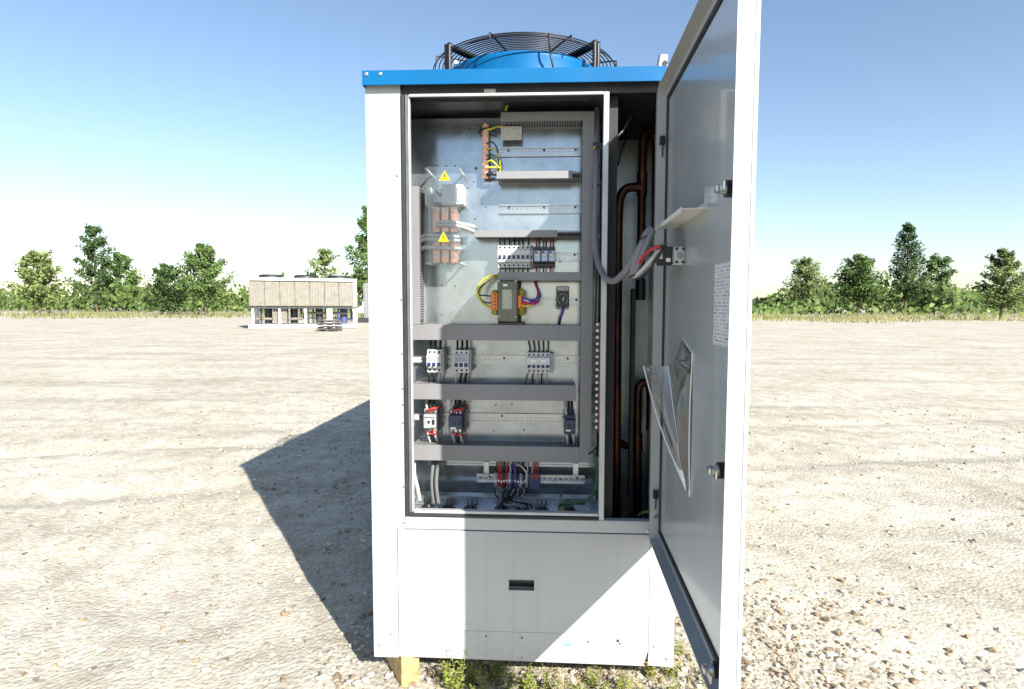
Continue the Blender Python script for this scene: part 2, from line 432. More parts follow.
# ================================================================== the setting: ground
from mathutils import noise
galv('ceiling_shade', (0.14, 0.155, 0.16), 0.8, 0.35, 150.0)  # darker steel: the ceiling's dark reflection is painted into the colour
galv('bay_steel', (0.50, 0.54, 0.55), 0.9, 0.33, 150.0)
def ground_material():
    mt = bpy.data.materials.new('gravel_ground'); mt.use_nodes = True
    nt = mt.node_tree; b = nt.nodes["Principled BSDF"]; b.inputs["Roughness"].default_value = 0.95
    b.inputs["Specular IOR Level"].default_value = 0.15
    tc = nd(nt, "ShaderNodeTexCoord")
    def nz(sc, det=6, rough=0.6):
        n = nd(nt, "ShaderNodeTexNoise"); n.inputs["Scale"].default_value = sc; n.inputs["Detail"].default_value = det
        n.inputs["Roughness"].default_value = rough
        nt.links.new(tc.outputs["Object"], n.inputs["Vector"]); return n
    big = nz(0.7); mid = nz(5.0); fine = nz(55.0, 4, 0.7)
    vo = nd(nt, "ShaderNodeTexVoronoi"); vo.inputs["Scale"].default_value = 48
    nt.links.new(tc.outputs["Object"], vo.inputs["Vector"])
    r1 = nd(nt, "ShaderNodeValToRGB"); cr = r1.color_ramp
    cr.elements[0].position = 0.3; cr.elements[0].color = (0.37, 0.335, 0.27, 1)
    cr.elements[1].position = 0.62; cr.elements[1].color = (0.535, 0.495, 0.415, 1)
    nt.links.new(mid.outputs[0], r1.inputs[0])
    r2 = nd(nt, "ShaderNodeValToRGB"); cr = r2.color_ramp
    cr.elements[0].position = 0.32; cr.elements[0].color = (0.80, 0.78, 0.74, 1)
    cr.elements[1].position = 0.6; cr.elements[1].color = (1, 1, 1, 1)
    nt.links.new(big.outputs[0], r2.inputs[0])
    m1 = nd(nt, "ShaderNodeMix", data_type='RGBA', blend_type='MULTIPLY'); m1.inputs[0].default_value = 1
    nt.links.new(r1.outputs[0], m1.inputs[6]); nt.links.new(r2.outputs[0], m1.inputs[7])
    sp = nd(nt, "ShaderNodeSeparateColor"); nt.links.new(vo.outputs["Color"], sp.inputs[0])
    r3 = nd(nt, "ShaderNodeMapRange"); r3.inputs[3].default_value = 0.80; r3.inputs[4].default_value = 1.08
    nt.links.new(sp.outputs[0], r3.inputs[0])
    hs = nd(nt, "ShaderNodeMix", data_type='RGBA', blend_type='MULTIPLY'); hs.inputs[0].default_value = 1
    nt.links.new(m1.outputs[2], hs.inputs[6]); nt.links.new(r3.outputs[0], hs.inputs[7])
    v2 = nd(nt, "ShaderNodeTexVoronoi"); v2.inputs["Scale"].default_value = 17; v2.inputs["Randomness"].default_value = 1.0
    nt.links.new(tc.outputs["Object"], v2.inputs["Vector"])
    s2 = nd(nt, "ShaderNodeSeparateColor"); nt.links.new(v2.outputs["Color"], s2.inputs[0])
    near = nd(nt, "ShaderNodeMath", operation='LESS_THAN'); near.inputs[1].default_value = 0.26; nt.links.new(v2.outputs[0], near.inputs[0])
    some = nd(nt, "ShaderNodeMath", operation='LESS_THAN'); some.inputs[1].default_value = 0.22; nt.links.new(s2.outputs[0], some.inputs[0])
    both = nd(nt, "ShaderNodeMath", operation='MULTIPLY'); nt.links.new(near.outputs[0], both.inputs[0]); nt.links.new(some.outputs[0], both.inputs[1])
    pk = nd(nt, "ShaderNodeValToRGB"); pk.color_ramp.elements[0].color = (0.20, 0.17, 0.14, 1); pk.color_ramp.elements[1].color = (0.52, 0.49, 0.44, 1)
    nt.links.new(s2.outputs[1], pk.inputs[0])
    pm = nd(nt, "ShaderNodeMix", data_type='RGBA'); nt.links.new(both.outputs[0], pm.inputs[0])
    nt.links.new(hs.outputs[2], pm.inputs[6]); nt.links.new(pk.outputs[0], pm.inputs[7])
    mpt = nd(nt, "ShaderNodeMapping"); mpt.inputs["Rotation"].default_value = (0, 0, 0.35); mpt.inputs["Scale"].default_value = (0.10, 1.1, 1)
    nt.links.new(tc.outputs["Object"], mpt.inputs["Vector"])
    tk = nd(nt, "ShaderNodeTexNoise"); tk.inputs["Scale"].default_value = 1.3; tk.inputs["Detail"].default_value = 7; tk.inputs["Roughness"].default_value = 0.65
    nt.links.new(mpt.outputs[0], tk.inputs["Vector"])
    tr_ = nd(nt, "ShaderNodeMapRange"); tr_.inputs[1].default_value = 0.36; tr_.inputs[2].default_value = 0.56; tr_.inputs[3].default_value = 0.86; tr_.inputs[4].default_value = 1.05
    nt.links.new(tk.outputs[0], tr_.inputs[0])
    tm = nd(nt, "ShaderNodeMix", data_type='RGBA', blend_type='MULTIPLY'); tm.inputs[0].default_value = 1
    nt.links.new(pm.outputs[2], tm.inputs[6]); nt.links.new(tr_.outputs[0], tm.inputs[7])
    nt.links.new(tm.outputs[2], b.inputs["Base Color"])
    ad = nd(nt, "ShaderNodeMath", operation='SUBTRACT'); nt.links.new(fine.outputs[0], ad.inputs[0]); nt.links.new(vo.outputs[0], ad.inputs[1])
    bp = nd(nt, "ShaderNodeBump"); bp.inputs["Strength"].default_value = 0.5; bp.inputs["Distance"].default_value = 0.012
    nt.links.new(ad.outputs[0], bp.inputs["Height"]); nt.links.new(bp.outputs[0], b.inputs["Normal"])
    MATS['gravel_ground'] = mt
ground_material()

def gz(x, y):
    """Height of the trodden gravel near the cabinet."""
    d = math.hypot(x - 0.5, y - 0.5)
    fade = max(0.0, min(1.0, (15.0 - d) / 5.0))
    h = 0.035 * (noise.noise((x * 0.7, y * 0.7, 1.7))) + 0.016 * noise.noise((x * 2.7, y * 2.7, 5.1)) + 0.010 * noise.noise((x * 9, y * 9, 2.2))
    dd = y - 3.3 - 0.22 * x
    for c in (-0.75, 0.75):
        h -= 0.035 * math.exp(-((dd - c + 0.12 * noise.noise((x * 0.5, c, 0))) / 0.17) ** 2)
    if 0.0 < x < 1.1 and -0.1 < y < 1.1: h *= 0.35
    return h * fade - 0.004
xs = []; x = -16.0
while x < 18.01:
    xs.append(x); x += 0.07 if -2.6 < x < 2.2 else (0.25 if -6 < x < 5 else 1.0)
ys = []; y = -6.0
while y < 22.01:
    ys.append(y); y += 0.07 if -0.6 < y < 7.0 else (0.3 if y < 12 else 1.0)
xs = [-900.0, -300.0, -90.0, -35.0] + xs + [40.0, 95.0, 300.0, 900.0]
ys = [-300.0, -60.0, -15.0] + ys + [32.0, 60.0, 130.0, 350.0, 1000.0]
gm = MB(); nx = len(xs)
gv = [(a, b, gz(a, b)) for b in ys for a in xs]
gf = [(j * nx + i, j * nx + i + 1, (j + 1) * nx + i + 1, (j + 1) * nx + i) for j in range(len(ys) - 1) for i in range(nx - 1)]
gm.add(gv, gf, True)
setting('ground', gm, 'gravel_ground')

# loose stones: nobody could count them
mat('stone', (0.43, 0.39, 0.325), 0.85, var=0.38, vscale=42, bump=0.4, bscale=90, spec=0.2)
mat('brown_stone', (0.24, 0.185, 0.125), 0.85, var=0.35, vscale=42, spec=0.2)
st = MB()
ico = [(0, 0, 1), (0.89, 0, 0.45), (0.28, 0.85, 0.45), (-0.72, 0.53, 0.45), (-0.72, -0.53, 0.45), (0.28, -0.85, 0.45),
       (0.72, 0.53, -0.45), (-0.28, 0.85, -0.45), (-0.89, 0, -0.45), (-0.28, -0.85, -0.45), (0.72, -0.53, -0.45), (0, 0, -1)]
icf = [(0, 1, 2), (0, 2, 3), (0, 3, 4), (0, 4, 5), (0, 5, 1), (1, 6, 2), (2, 7, 3), (3, 8, 4), (4, 9, 5), (5, 10, 1),
       (6, 7, 2), (7, 8, 3), (8, 9, 4), (9, 10, 5), (10, 6, 1), (11, 7, 6), (11, 8, 7), (11, 9, 8), (11, 10, 9), (11, 6, 10)]
rs = random.Random(3)
def scatter(n, x0, x1, y0, y1, s0, s1, soft=False):
    for _ in range(n):
        X = rs.uniform(x0, x1); Y = rs.uniform(y0, y1)
        if soft:
            X = x0 + abs(rs.gauss(0, 0.55)) * (x1 - x0); Y = y0 + abs(rs.gauss(0, 0.6)) * (y1 - y0)
        s = s0 + (s1 - s0) * rs.random() ** 3
        a, b, c = s * rs.uniform(0.7, 1.3), s * rs.uniform(0.7, 1.3), s * rs.uniform(0.45, 0.9)
        th = rs.uniform(0, 6.28); ct, sn = math.cos(th), math.sin(th)
        z = gz(X, Y); st.k = 1 if rs.random() < (0.5 if X > 0.6 and Y < 1.2 and X < 2.2 else 0.2) else 0
        vs = []
        for p in ico:
            j = rs.uniform(0.8, 1.2)
            u, v = p[0] * a * j, p[1] * b * j
            vs.append((X + u * ct - v * sn, Y + u * sn + v * ct, z + 0.25 * c + p[2] * c * j))
        st.add(vs, icf)
scatter(2600, -0.25, 1.8, -0.25, 0.7, 0.004, 0.016)
scatter(2600, 0.6, 2.2, -0.2, 1.2, 0.004, 0.019, True)
scatter(2600, -2.4, 0.1, 0.0, 5.0, 0.004, 0.018)
scatter(500, -4.0, 0.0, 4.0, 11.0, 0.006, 0.022)
scatter(1100, -6.0, -2.0, 0.0, 6.0, 0.004, 0.018)
scatter(1600, 1.2, 6.0, -0.3, 7.0, 0.004, 0.02)
o = setting('gravel', st, ['stone', 'brown_stone'], 'stuff')

# ================================================================== the chiller cabinet
W = 1.073; BZ = 0.11; TZ = 2.112; DEP = 4.3
unit = thing('chiller_cabinet', 'tall white chiller cabinet with blue roof, its door open on the wiring compartment', 'cabinet', (0.53, 0.0, BZ))
p = MB().prism([(0, BZ), (0.0895, BZ), (0.0895, 0.5865), (0.119, 0.5865), (0.119, 2.146), (0, 2.146)], 1, 0.0, 0.004)
p.box(0.0, 0.003, 0.004, 0.06, BZ, TZ)
p.box(0.116, 0.119, 0.004, 0.03, 0.59, TZ)
o = part('corner_post', p, 'white_paint', unit)
for (x_, z_) in ((0.1051, 1.8205), (0.1173, 1.3991), (0.1169, 1.2117), (0.1172, 1.0889), (0.1165, 1.0324), (0.1175, 0.9686), (0.1166, 0.7393), (0.1151, 0.6087)):
    stud('rivet', o, (min(x_, 0.1145), -0.0, z_), 0.0032, 0.002, mt='dark_metal')
p = MB().prism([(0.9845, BZ), (W, BZ - 0.005), (W, 2.146), (0.9845, 2.146)], 1, 0.0, 0.004)
p.box(W - 0.003, W, 0.004, 0.06, BZ, TZ)
p.box(0.9845, 0.9875, 0.004, 0.05, 0.59, TZ)
o = part('corner_post', p, 'white_paint', unit)
for (x_, z_) in ((1.0054, 0.1821), (1.0500, 0.1375)):
    stud('bolt', o, (x_, 0, z_), 0.0055, 0.004)
# base rail
p = MB().prism([(0.0915, BZ + 0.003), (0.966, BZ - 0.004), (0.9830, 0.16), (0.9830, 0.2165), (0.0915, 0.2165)], 1, 0.002, 0.03)
o = part('base_rail', p, 'white_paint', unit)
for (x_, z_) in ((0.4072, 0.1984), (0.5363, 0.1969), (0.7711, 0.1894), (0.8841, 0.1856)):
    stud('screw', o, (x_, 0.002, z_), 0.0036, 0.002, mt='dark_metal')
stud('screw', o, (0.8770, 0.002, 0.1965), 0.0055, 0.003, mt='dark_metal')
q = MB().box(0.6826, 0.7110, 0.0008, 0.0018, 0.1723, 0.1812)
part('crayon_mark', q, 'teal_mark', o)
for (x_, z_) in ((0.0221, 0.1545), (0.0665, 0.1972)):
    stud('bolt', unit, (x_, 0, z_), 0.0060, 0.004)
# lower access panel with its slot handle
lx0, lx1, lz0, lz1 = 0.0925, 0.9825, 0.2195, 0.5845
hx0, hx1, hz0, hz1 = 0.489, 0.579, 0.376, 0.409
p = MB()
vs = []
for Y in (-0.0015, 0.022):
    vs += [(lx0, Y, lz0), (lx1, Y, lz0), (lx1, Y, lz1), (lx0, Y, lz1), (hx0, Y, hz0), (hx1, Y, hz0), (hx1, Y, hz1), (hx0, Y, hz1)]
fs = []
for b_ in (0, 8):
    fs += [(b_ + i, b_ + (i + 1) % 4, b_ + 4 + (i + 1) % 4, b_ + 4 + i) for i in range(4)]
fs += [(i, (i + 1) % 4, 8 + (i + 1) % 4, 8 + i) for i in range(4)] + [(4 + i, 4 + (i + 1) % 4, 12 + (i + 1) % 4, 12 + i) for i in range(4)]
p.add(vs, fs)
lp = part('access_panel', p, 'white_paint', unit)
q = MB().box(hx0 - 0.004, hx1 + 0.004, 0.024, 0.05, hz0 - 0.004, hz1 + 0.004)
q.box(hx0, hx1, -0.003, 0.0, hz1 - 0.004, hz1 + 0.002); q.box(hx0, hx1, -0.003, 0.0, hz0 - 0.002, hz0 + 0.003)
part('handle_recess', q, 'black_plastic', lp)
# sill between panel and opening
p = MB().box(0.1195, 0.9840, 0.0, 0.03, 0.5875, 0.6325, 0.0025)
o = part('sill', p, 'sill_paint', unit)
stud('bolt', o, (0.975, 0.0, 0.598), 0.006, 0.004)
# header, set back under the roof; its dark colour paints the shaded gap
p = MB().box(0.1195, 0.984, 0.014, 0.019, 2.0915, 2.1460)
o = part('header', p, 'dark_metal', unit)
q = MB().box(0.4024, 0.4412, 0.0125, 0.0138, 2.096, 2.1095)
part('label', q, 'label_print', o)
# walls
part('side_wall', MB().box(0.0, 0.003, 0.061, DEP, BZ, TZ), 'white_paint', unit)
part('side_wall', MB().box(W - 0.003, W, 0.061, DEP, BZ, TZ), 'white_paint', unit)
part('rear_wall', MB().box(0.004, W - 0.004, DEP - 0.003, DEP, BZ, TZ), 'white_paint', unit)
part('floor_plate', MB().box(0.004, W - 0.004, 0.032, DEP - 0.004, BZ + 0.004, BZ + 0.02), 'galvanised_dull', unit)
# roof
p = MB().box(-0.002, 1.082, -0.026, -0.0225, 2.1130, 2.161, 0.0012)
p.box(-0.002, 1.082, -0.0222, DEP + 0.02, 2.1480, 2.1608)
p.box(-0.002, 0.0015, -0.0222, DEP + 0.02, 2.1130, 2.1478)
p.box(1.0785, 1.082, -0.0222, DEP + 0.02, 2.1130, 2.1478)
roof = part('roof', p, 'blue_paint', unit)
for px_ in (0.013, 0.060):
    stud('bolt', roof, (px_, -0.0258, 2.149), 0.0065, 0.005)
# ---------------- electrical compartment
p = MB()
p.box(0.075, 0.078, 0.022, 0.33, 0.603, 2.1055)                # left wall
p.box(0.8185, 0.8215, 0.022, 0.33, 0.603, 2.1055)              # right wall
p.box(0.0785, 0.818, 0.327, 0.33, 0.603, 2.1055)              # back
p.box(0.0785, 0.818, 0.0325, 0.3265, 0.600, 0.603)            # floor
shell = part('compartment_shell', p, 'galvanised', unit)
part('compartment_ceiling', MB().box(0.0785, 0.818, 0.022, 0.33, 2.1060, 2.1090).box(0.0785, 0.818, 0.10, 0.104, 2.098, 2.1055), 'ceiling_shade', unit)
# front frame
p = MB()
fx0, fx1, fz0, fz1 = 0.1345, 0.8215, 0.6465, 2.0905
p.box(0.8030, fx1, -0.004, 0.0215, 0.6340, fz1, 0.002)
p.box(0.1505, 0.8025, -0.004, 0.0045, 2.0815, fz1, 0.001)
p.box(0.1505, 0.8025, -0.003, 0.0215, fz0, 0.6575, 0.002)
fr = part('opening_frame', p, 'frame_steel', unit)
q = MB().box(fx0, 0.1430, -0.002, 0.0215, fz0, fz1, 0.002)
q.m(1).box(0.1433, 0.1500, 0.003, 0.0215, fz0, fz1, 0.002)
part('frame_return', q, ['frame_shade', 'frame_steel'], fr)
q = MB().box(0.1205, 0.1335, -0.006, 0.010, 0.6340, 2.0905, 0.003)
q.box(0.134, 0.8025, -0.006, 0.010, 0.6340, 0.6460, 0.003)
part('gasket', q, 'rubber', fr)
p = MB().box(0.088, 0.812, 0.25, 0.252, 0.751, 2.088)
p.box(0.0885, 0.8115, 0.2455, 0.2495, 0.7505, 0.758)
plate = part('mounting_plate', p, 'galvanised', unit)
for (x_, z_) in ((0.3167, 2.0490), (0.1931, 1.9121), (0.2278, 1.9118), (0.2624, 1.9116), (0.3351, 1.8510), (0.3120, 1.8286), (0.3810, 1.7567), (0.3386, 1.7115),
                 (0.4819, 0.9964), (0.4977, 0.9373), (0.4191, 0.9918), (0.5292, 0.8941), (0.4112, 0.8885), (0.6653, 1.5477), (0.2092, 1.4593), (0.2599, 1.4555), (0.2084, 1.3431), (0.7681, 1.2103)):
    stud('screw', plate, (x_, 0.25, z_), 0.0032, 0.002, mt='dark_metal')
stud('cap', plate, (0.3430, 0.2500, 1.9016), 0.006, 0.002, mt='green_dot', seg=12)
# perforated brackets and gland floor strip
p = MB()
zc = 0.618
x_ = 0.09
while x_ < 0.80:
    p.box(x_, x_ + 0.0135, 0.205, 0.207, 0.612, 0.628); x_ += 0.018
p.box(0.09, 0.81, 0.205, 0.207, 0.628, 0.640); p.box(0.09, 0.81, 0.205, 0.207, 0.604, 0.612); p.box(0.09, 0.81, 0.2072, 0.248, 0.6385, 0.6405)
part('perforated_strip', p, 'zinc', unit)
for px_ in (428, 448, 470, 500, 540, 566):
    xx = 0.135 + (px_ - 420) * 0.0039
    q = MB().cyl((xx, 0.165, 0.6035), (xx, 0.165, 0.613), 0.027, 0.024, 20).cyl((xx, 0.165, 0.613), (xx, 0.165, 0.622), 0.015, 0.012, 16)
    part('cable_gland', q, 'black_plastic', unit)
# ---------------- compressor bay to the right of it
p = MB()
p.box(0.8235, 1.066, 0.60, 0.603, 0.16, 2.10)
p.box(0.8225, 0.8245, 0.34, 0.599, 0.16, 2.10)
p.box(1.062, 1.065, 0.062, 0.599, 0.16, 2.10)
bay = part('bay_lining', p, 'bay_steel', unit)
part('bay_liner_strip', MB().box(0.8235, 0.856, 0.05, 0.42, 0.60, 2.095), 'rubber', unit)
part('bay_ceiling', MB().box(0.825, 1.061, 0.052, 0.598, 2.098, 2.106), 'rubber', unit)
part('bay_rail', MB().box(0.955, 0.972, 0.36, 0.40, 0.60, 1.45, 0.002), 'dark_metal', unit)
q = MB().box(0.9551, 0.9864, 0.5975, 0.5990, 0.6608, 0.6974)
part('label', q, 'label_print', bay)

# ---------------- the open door (hinged on the right, swung out square to the front)
d_ = Vector((-0.010, -1, 0)).normalized(); n_ = Vector((d_.y, -d_.x, 0))
TD = Matrix(((d_.x, n_.x, 0, 1.0105), (d_.y, n_.y, 0, -0.008), (0, 0, 1, 0), (0, 0, 0, 1)))   # u along door, w inwards, z
DW = 0.862; dz0, dz1 = 0.571, 2.097
p = MB(TD).box(0, DW, -0.010, 0.0, dz0 - 0.001, dz1 + 0.001, 0.002)
p.m(1)
p.box(0.0, 0.0025, 0.0, 0.032, dz0, dz1)
p.box(DW - 0.0025, DW, 0.0, 0.032, dz0, dz1)
p.box(0.003, DW - 0.003, 0.0, 0.032, dz1 - 0.0025, dz1)
p.box(0.003, DW - 0.003, 0.0, 0.032, dz0, dz0 + 0.0025)
door = part('door', p, ['white_paint', 'door_rim'], unit, 'white door swung open on the right, grey inside')
g0, g1 = 0.048, 0.064
p = MB(TD)
a, b, c, d = g0, DW - g0, dz0 + 0.042, dz1 - 0.042
gw = g1 - g0
p.box(a, a + gw, 0.0005, 0.011, c, d, 0.003); p.box(b - gw, b, 0.0005, 0.011, c, d, 0.003)
p.box(a + gw, b - gw, 0.0005, 0.011, d - gw, d, 0.003); p.box(a + gw, b - gw, 0.0005, 0.011, c, c + gw, 0.003)
part('gasket', p, 'rubber', door)
p = MB(TD).box(a + gw + 0.001, b - gw - 0.001, 0.0005, 0.006, c + gw + 0.001, d - gw - 0.001, 0.002)
part('inner_skin', p, 'door_grey', door)
for z_ in (1.925, 0.735):
    q = MB(TD).box(0.003, 0.020, 0.007, 0.024, z_ - 0.014, z_ + 0.014, 0.002)
    q.cyl((0.012, 0.014, z_ - 0.014), (0.012, 0.014, z_ - 0.052), 0.0025)
    part('hinge', q, 'black_plastic', door)
for z_ in (1.612, 1.052, 0.632):
    q = MB(TD).m(0).cyl((0.806, 0.006, z_), (0.806, 0.030, z_), 0.017, 0.017, 16)
    q.m(1).cyl((0.806, 0.030, z_), (0.806, 0.040, z_), 0.011, 0.010, 12)
    q.box(0.797, 0.842, 0.040, 0.044, z_ - 0.009, z_ + 0.009, 0.001)
    q.box(0.797, 0.815, 0.044, 0.050, z_ - 0.007, z_ + 0.007, 0.002)
    part('latch', q, ['black_plastic', 'bolt_steel'], door)
q = MB(TD)
q.box(0.658, 0.788, 0.0062, 0.0072, 1.298, 1.475)
part('label', q, 'door_label_print', door, 'white printed label on the grey inside of the door')
q = MB(TD).box(0.60, 0.603, 0.006, 0.02, 1.62, 1.657); q.box(0.60, 0.606, 0.018, 0.021, 1.654, 1.658)
part('clip', q, 'bolt_steel', door)
# grounding lug on hinge side
q = MB(TD).cyl((0.003, 0.012, 0.655), (0.012, 0.012, 0.655), 0.007, 0.007, 10)
part('earth_stud', q, 'bolt_steel', door)

# fold-out shelf on the door
p = MB(TD)
p.prism([(0.235, 0.0065), (0.585, 0.0065), (0.570, 0.062), (0.205, 0.064)], 2, 1.611, 1.6135)
p.box(0.206, 0.570, 0.0625, 0.0645, 1.605, 1.617)
p.box(0.236, 0.585, 0.0065, 0.0085, 1.6138, 1.629)
solo('shelf', p, 'shelf_grey', 'narrow pale sheet metal shelf jutting from the inside of the open door', 'shelf', TD @ Vector((0.4, 0.006, 1.611)))

# selector switch block on the door, wired
sw = thing('selector_switch', 'black and cream switch block on the open door, wired in red, white and black', 'switch', TD @ Vector((0.33, 0.006, 1.50)))
p = MB(TD).box(0.312, 0.352, 0.0065, 0.036, 1.497, 1.545, 0.002)
p.box(0.318, 0.346, 0.0365, 0.040, 1.503, 1.539, 0.001)
o = part('base', p, 'device_white', sw)
for dz_ in (-0.018, 0.018):
    for u_ in (0.0118, 0.0295):
        q = MB(TD).cyl((0.3520, u_, 1.521 + dz_), (0.3535, u_, 1.521 + dz_), 0.0045, 0.0045, 10)
        part('screw', q, 'dark_metal', o)
q = MB(TD).cyl((0.3520, 0.0205, 1.521), (0.356, 0.0205, 1.521), 0.0095, 0.008, 14)
part('spindle', q, 'device_grey', o)
p = MB(TD).box(0.314, 0.350, 0.040, 0.078, 1.495, 1.546, 0.003)
o = part('contact_block', p, 'black_plastic', sw)
for (a_, b_, c_) in ((0.046, 0.058, 1.504), (0.068, 0.075, 1.512)):
    q = MB(TD).box(0.3505, 0.3515, a_, b_, c_, c_ + (0.010 if a_ < 0.06 else 0.026))
    part('marker', q, 'plastic_white', o)
for mt_, pts, r_ in (('wire_red', [(0.9341, -0.3600, 1.5468), (0.9132, -0.3400, 1.5406), (0.8949, -0.3000, 1.5217), (0.8827, -0.2700, 1.4952), (0.8756, -0.2500, 1.4760)], 0.0050),
                     ('wire_white', [(0.9344, -0.3600, 1.5359), (0.9218, -0.3400, 1.5240), (0.9077, -0.3100, 1.5040), (0.8929, -0.2800, 1.4831), (0.8772, -0.2500, 1.4701)], 0.0055),
                     ('wire_grey', [(0.9353, -0.3700, 1.5296), (0.9230, -0.3500, 1.5094), (0.9035, -0.3200, 1.4892), (0.8902, -0.2800, 1.4715), (0.8773, -0.2500, 1.4672)], 0.0045),
                     ('wire_white', [(0.9354, -0.3700, 1.5269), (0.9174, -0.3500, 1.5149), (0.8979, -0.3200, 1.4920), (0.8844, -0.2800, 1.4744), (0.8773, -0.2500, 1.4657)], 0.0045),
                     ('black_wire', [(0.9360, -0.3800, 1.5368), (0.9238, -0.3600, 1.5168), (0.9129, -0.3300, 1.4942), (0.9014, -0.3000, 1.4734), (0.8876, -0.2600, 1.4638), (0.8773, -0.2500, 1.4642)], 0.0050),
                     ('wire_green', [(0.9503, -0.3600, 1.5550), (0.9395, -0.3600, 1.5496), (0.9334, -0.3500, 1.5396)], 0.003)):
    part('wire', MB().tube(pts, r_, 8), mt_, sw)

# clear document pouch hanging on the door
pc = thing('document_pouch', 'crumpled clear plastic pouch with papers hanging on the open door', 'pouch', TD @ Vector((0.36, 0.006, 0.90)))
A = TD @ Vector((0.468, 0.0072, 1.262)); B = TD @ Vector((0.472, 0.0072, 0.885)); Fp = TD @ Vector((0.345, 0.0072, 1.292))
Tp = Vector((0.9113, -0.2400, 1.2019)); Mn = Vector((0.9640, -0.3400, 1.2131)); G = TD @ Vector((0.20, 0.0072, 1.20)); Bb = TD @ Vector((0.43, 0.0072, 0.89))
def sheet(c00, c10, c01, c11, bulge, n=14, wr=0.006, seed=0.0):
    vs = []; fs = []
    for j in range(n + 1):
        for i in range(n + 1):
            u, v = i / n, j / n
            q_ = (c00 * (1 - u) + c10 * u) * (1 - v) + (c01 * (1 - u) + c11 * u) * v
            w_ = math.sin(math.pi * u) * math.sin(math.pi * v)
            nz = noise.noise((u * 3 + seed, v * 4, seed)) * wr * (0.3 + w_)
            vs.append(q_ + bulge * w_ + Vector((-1, -0.4, 0.1)) * nz)
    for j in range(n):
        for i in range(n):
            k = j * (n + 1) + i
            fs.append((k, k + 1, k + n + 2, k + n + 1))
    return vs, fs
p = MB(); p.add(*sheet(Tp, Mn, Bb, B, Vector((-0.012, -0.02, 0)), seed=1.3), True)
part('front_sheet', p, 'clear_pouch', pc)
p = MB(); p.add(*sheet(Mn, A, B, B + Vector((0, -0.001, 0)), Vector((-0.02, -0.012, 0)), seed=4.1, wr=0.008), True)
part('side_sheet', p, 'clear_pouch', pc)
p = MB(); p.add(*sheet(Tp, G, Bb + Vector((0.0005, 0, 0)), Bb, Vector((0.004, 0.01, 0)), seed=2.9), True)
part('side_sheet', p, 'clear_pouch', pc)
p = MB(); p.add(*sheet(Fp + Vector((-0.002, 0, 0)), A, Fp * 0.5 + Tp * 0.1 + A * 0.4 + Vector((-0.02, 0, -0.045)), A + Vector((-0.012, 0, -0.06)), Vector((-0.012, 0, 0)), seed=6.0), True)
part('flap', p, 'clear_pouch', pc)
p = MB(); p.add(*sheet(G + Vector((-0.001, 0, 0)), A + Vector((-0.001, 0, 0)), Bb + Vector((-0.001, 0, 0)), B + Vector((-0.001, 0, 0)), Vector((0, 0, 0)), wr=0.0003), True)
part('back_sheet', p, 'clear_pouch', pc)
p = MB(); p.tube([Tp, Tp * 0.5 + Bb * 0.5 + Vector((-0.012, -0.01, 0)), Bb], 0.0022, 6); p.tube([Fp, A], 0.002, 6, 1); p.tube([Mn, Mn * 0.5 + B * 0.5 + Vector((-0.006, -0.006, 0)), B], 0.0016, 6)
p.tube([A, (A + B) * 0.5 + Vector((-0.004, 0, 0)), B], 0.0022, 6)
part('welded_seam', p, 'plastic_white', pc)
P1 = Bb * 0.66 + Tp * 0.34; P2 = B * 0.60 + Mn * 0.40
p = MB(); p.add(*sheet(P1 + Vector((0.003, 0.003, -0.005)), P2 + Vector((-0.002, 0.002, 0.0)), Bb + Vector((-0.006, 0.0, 0.012)), B + Vector((-0.008, 0.0, 0.012)), Vector((-0.004, -0.004, 0)), wr=0.004, seed=8.2), True)
part('paper', p, 'paper', pc)

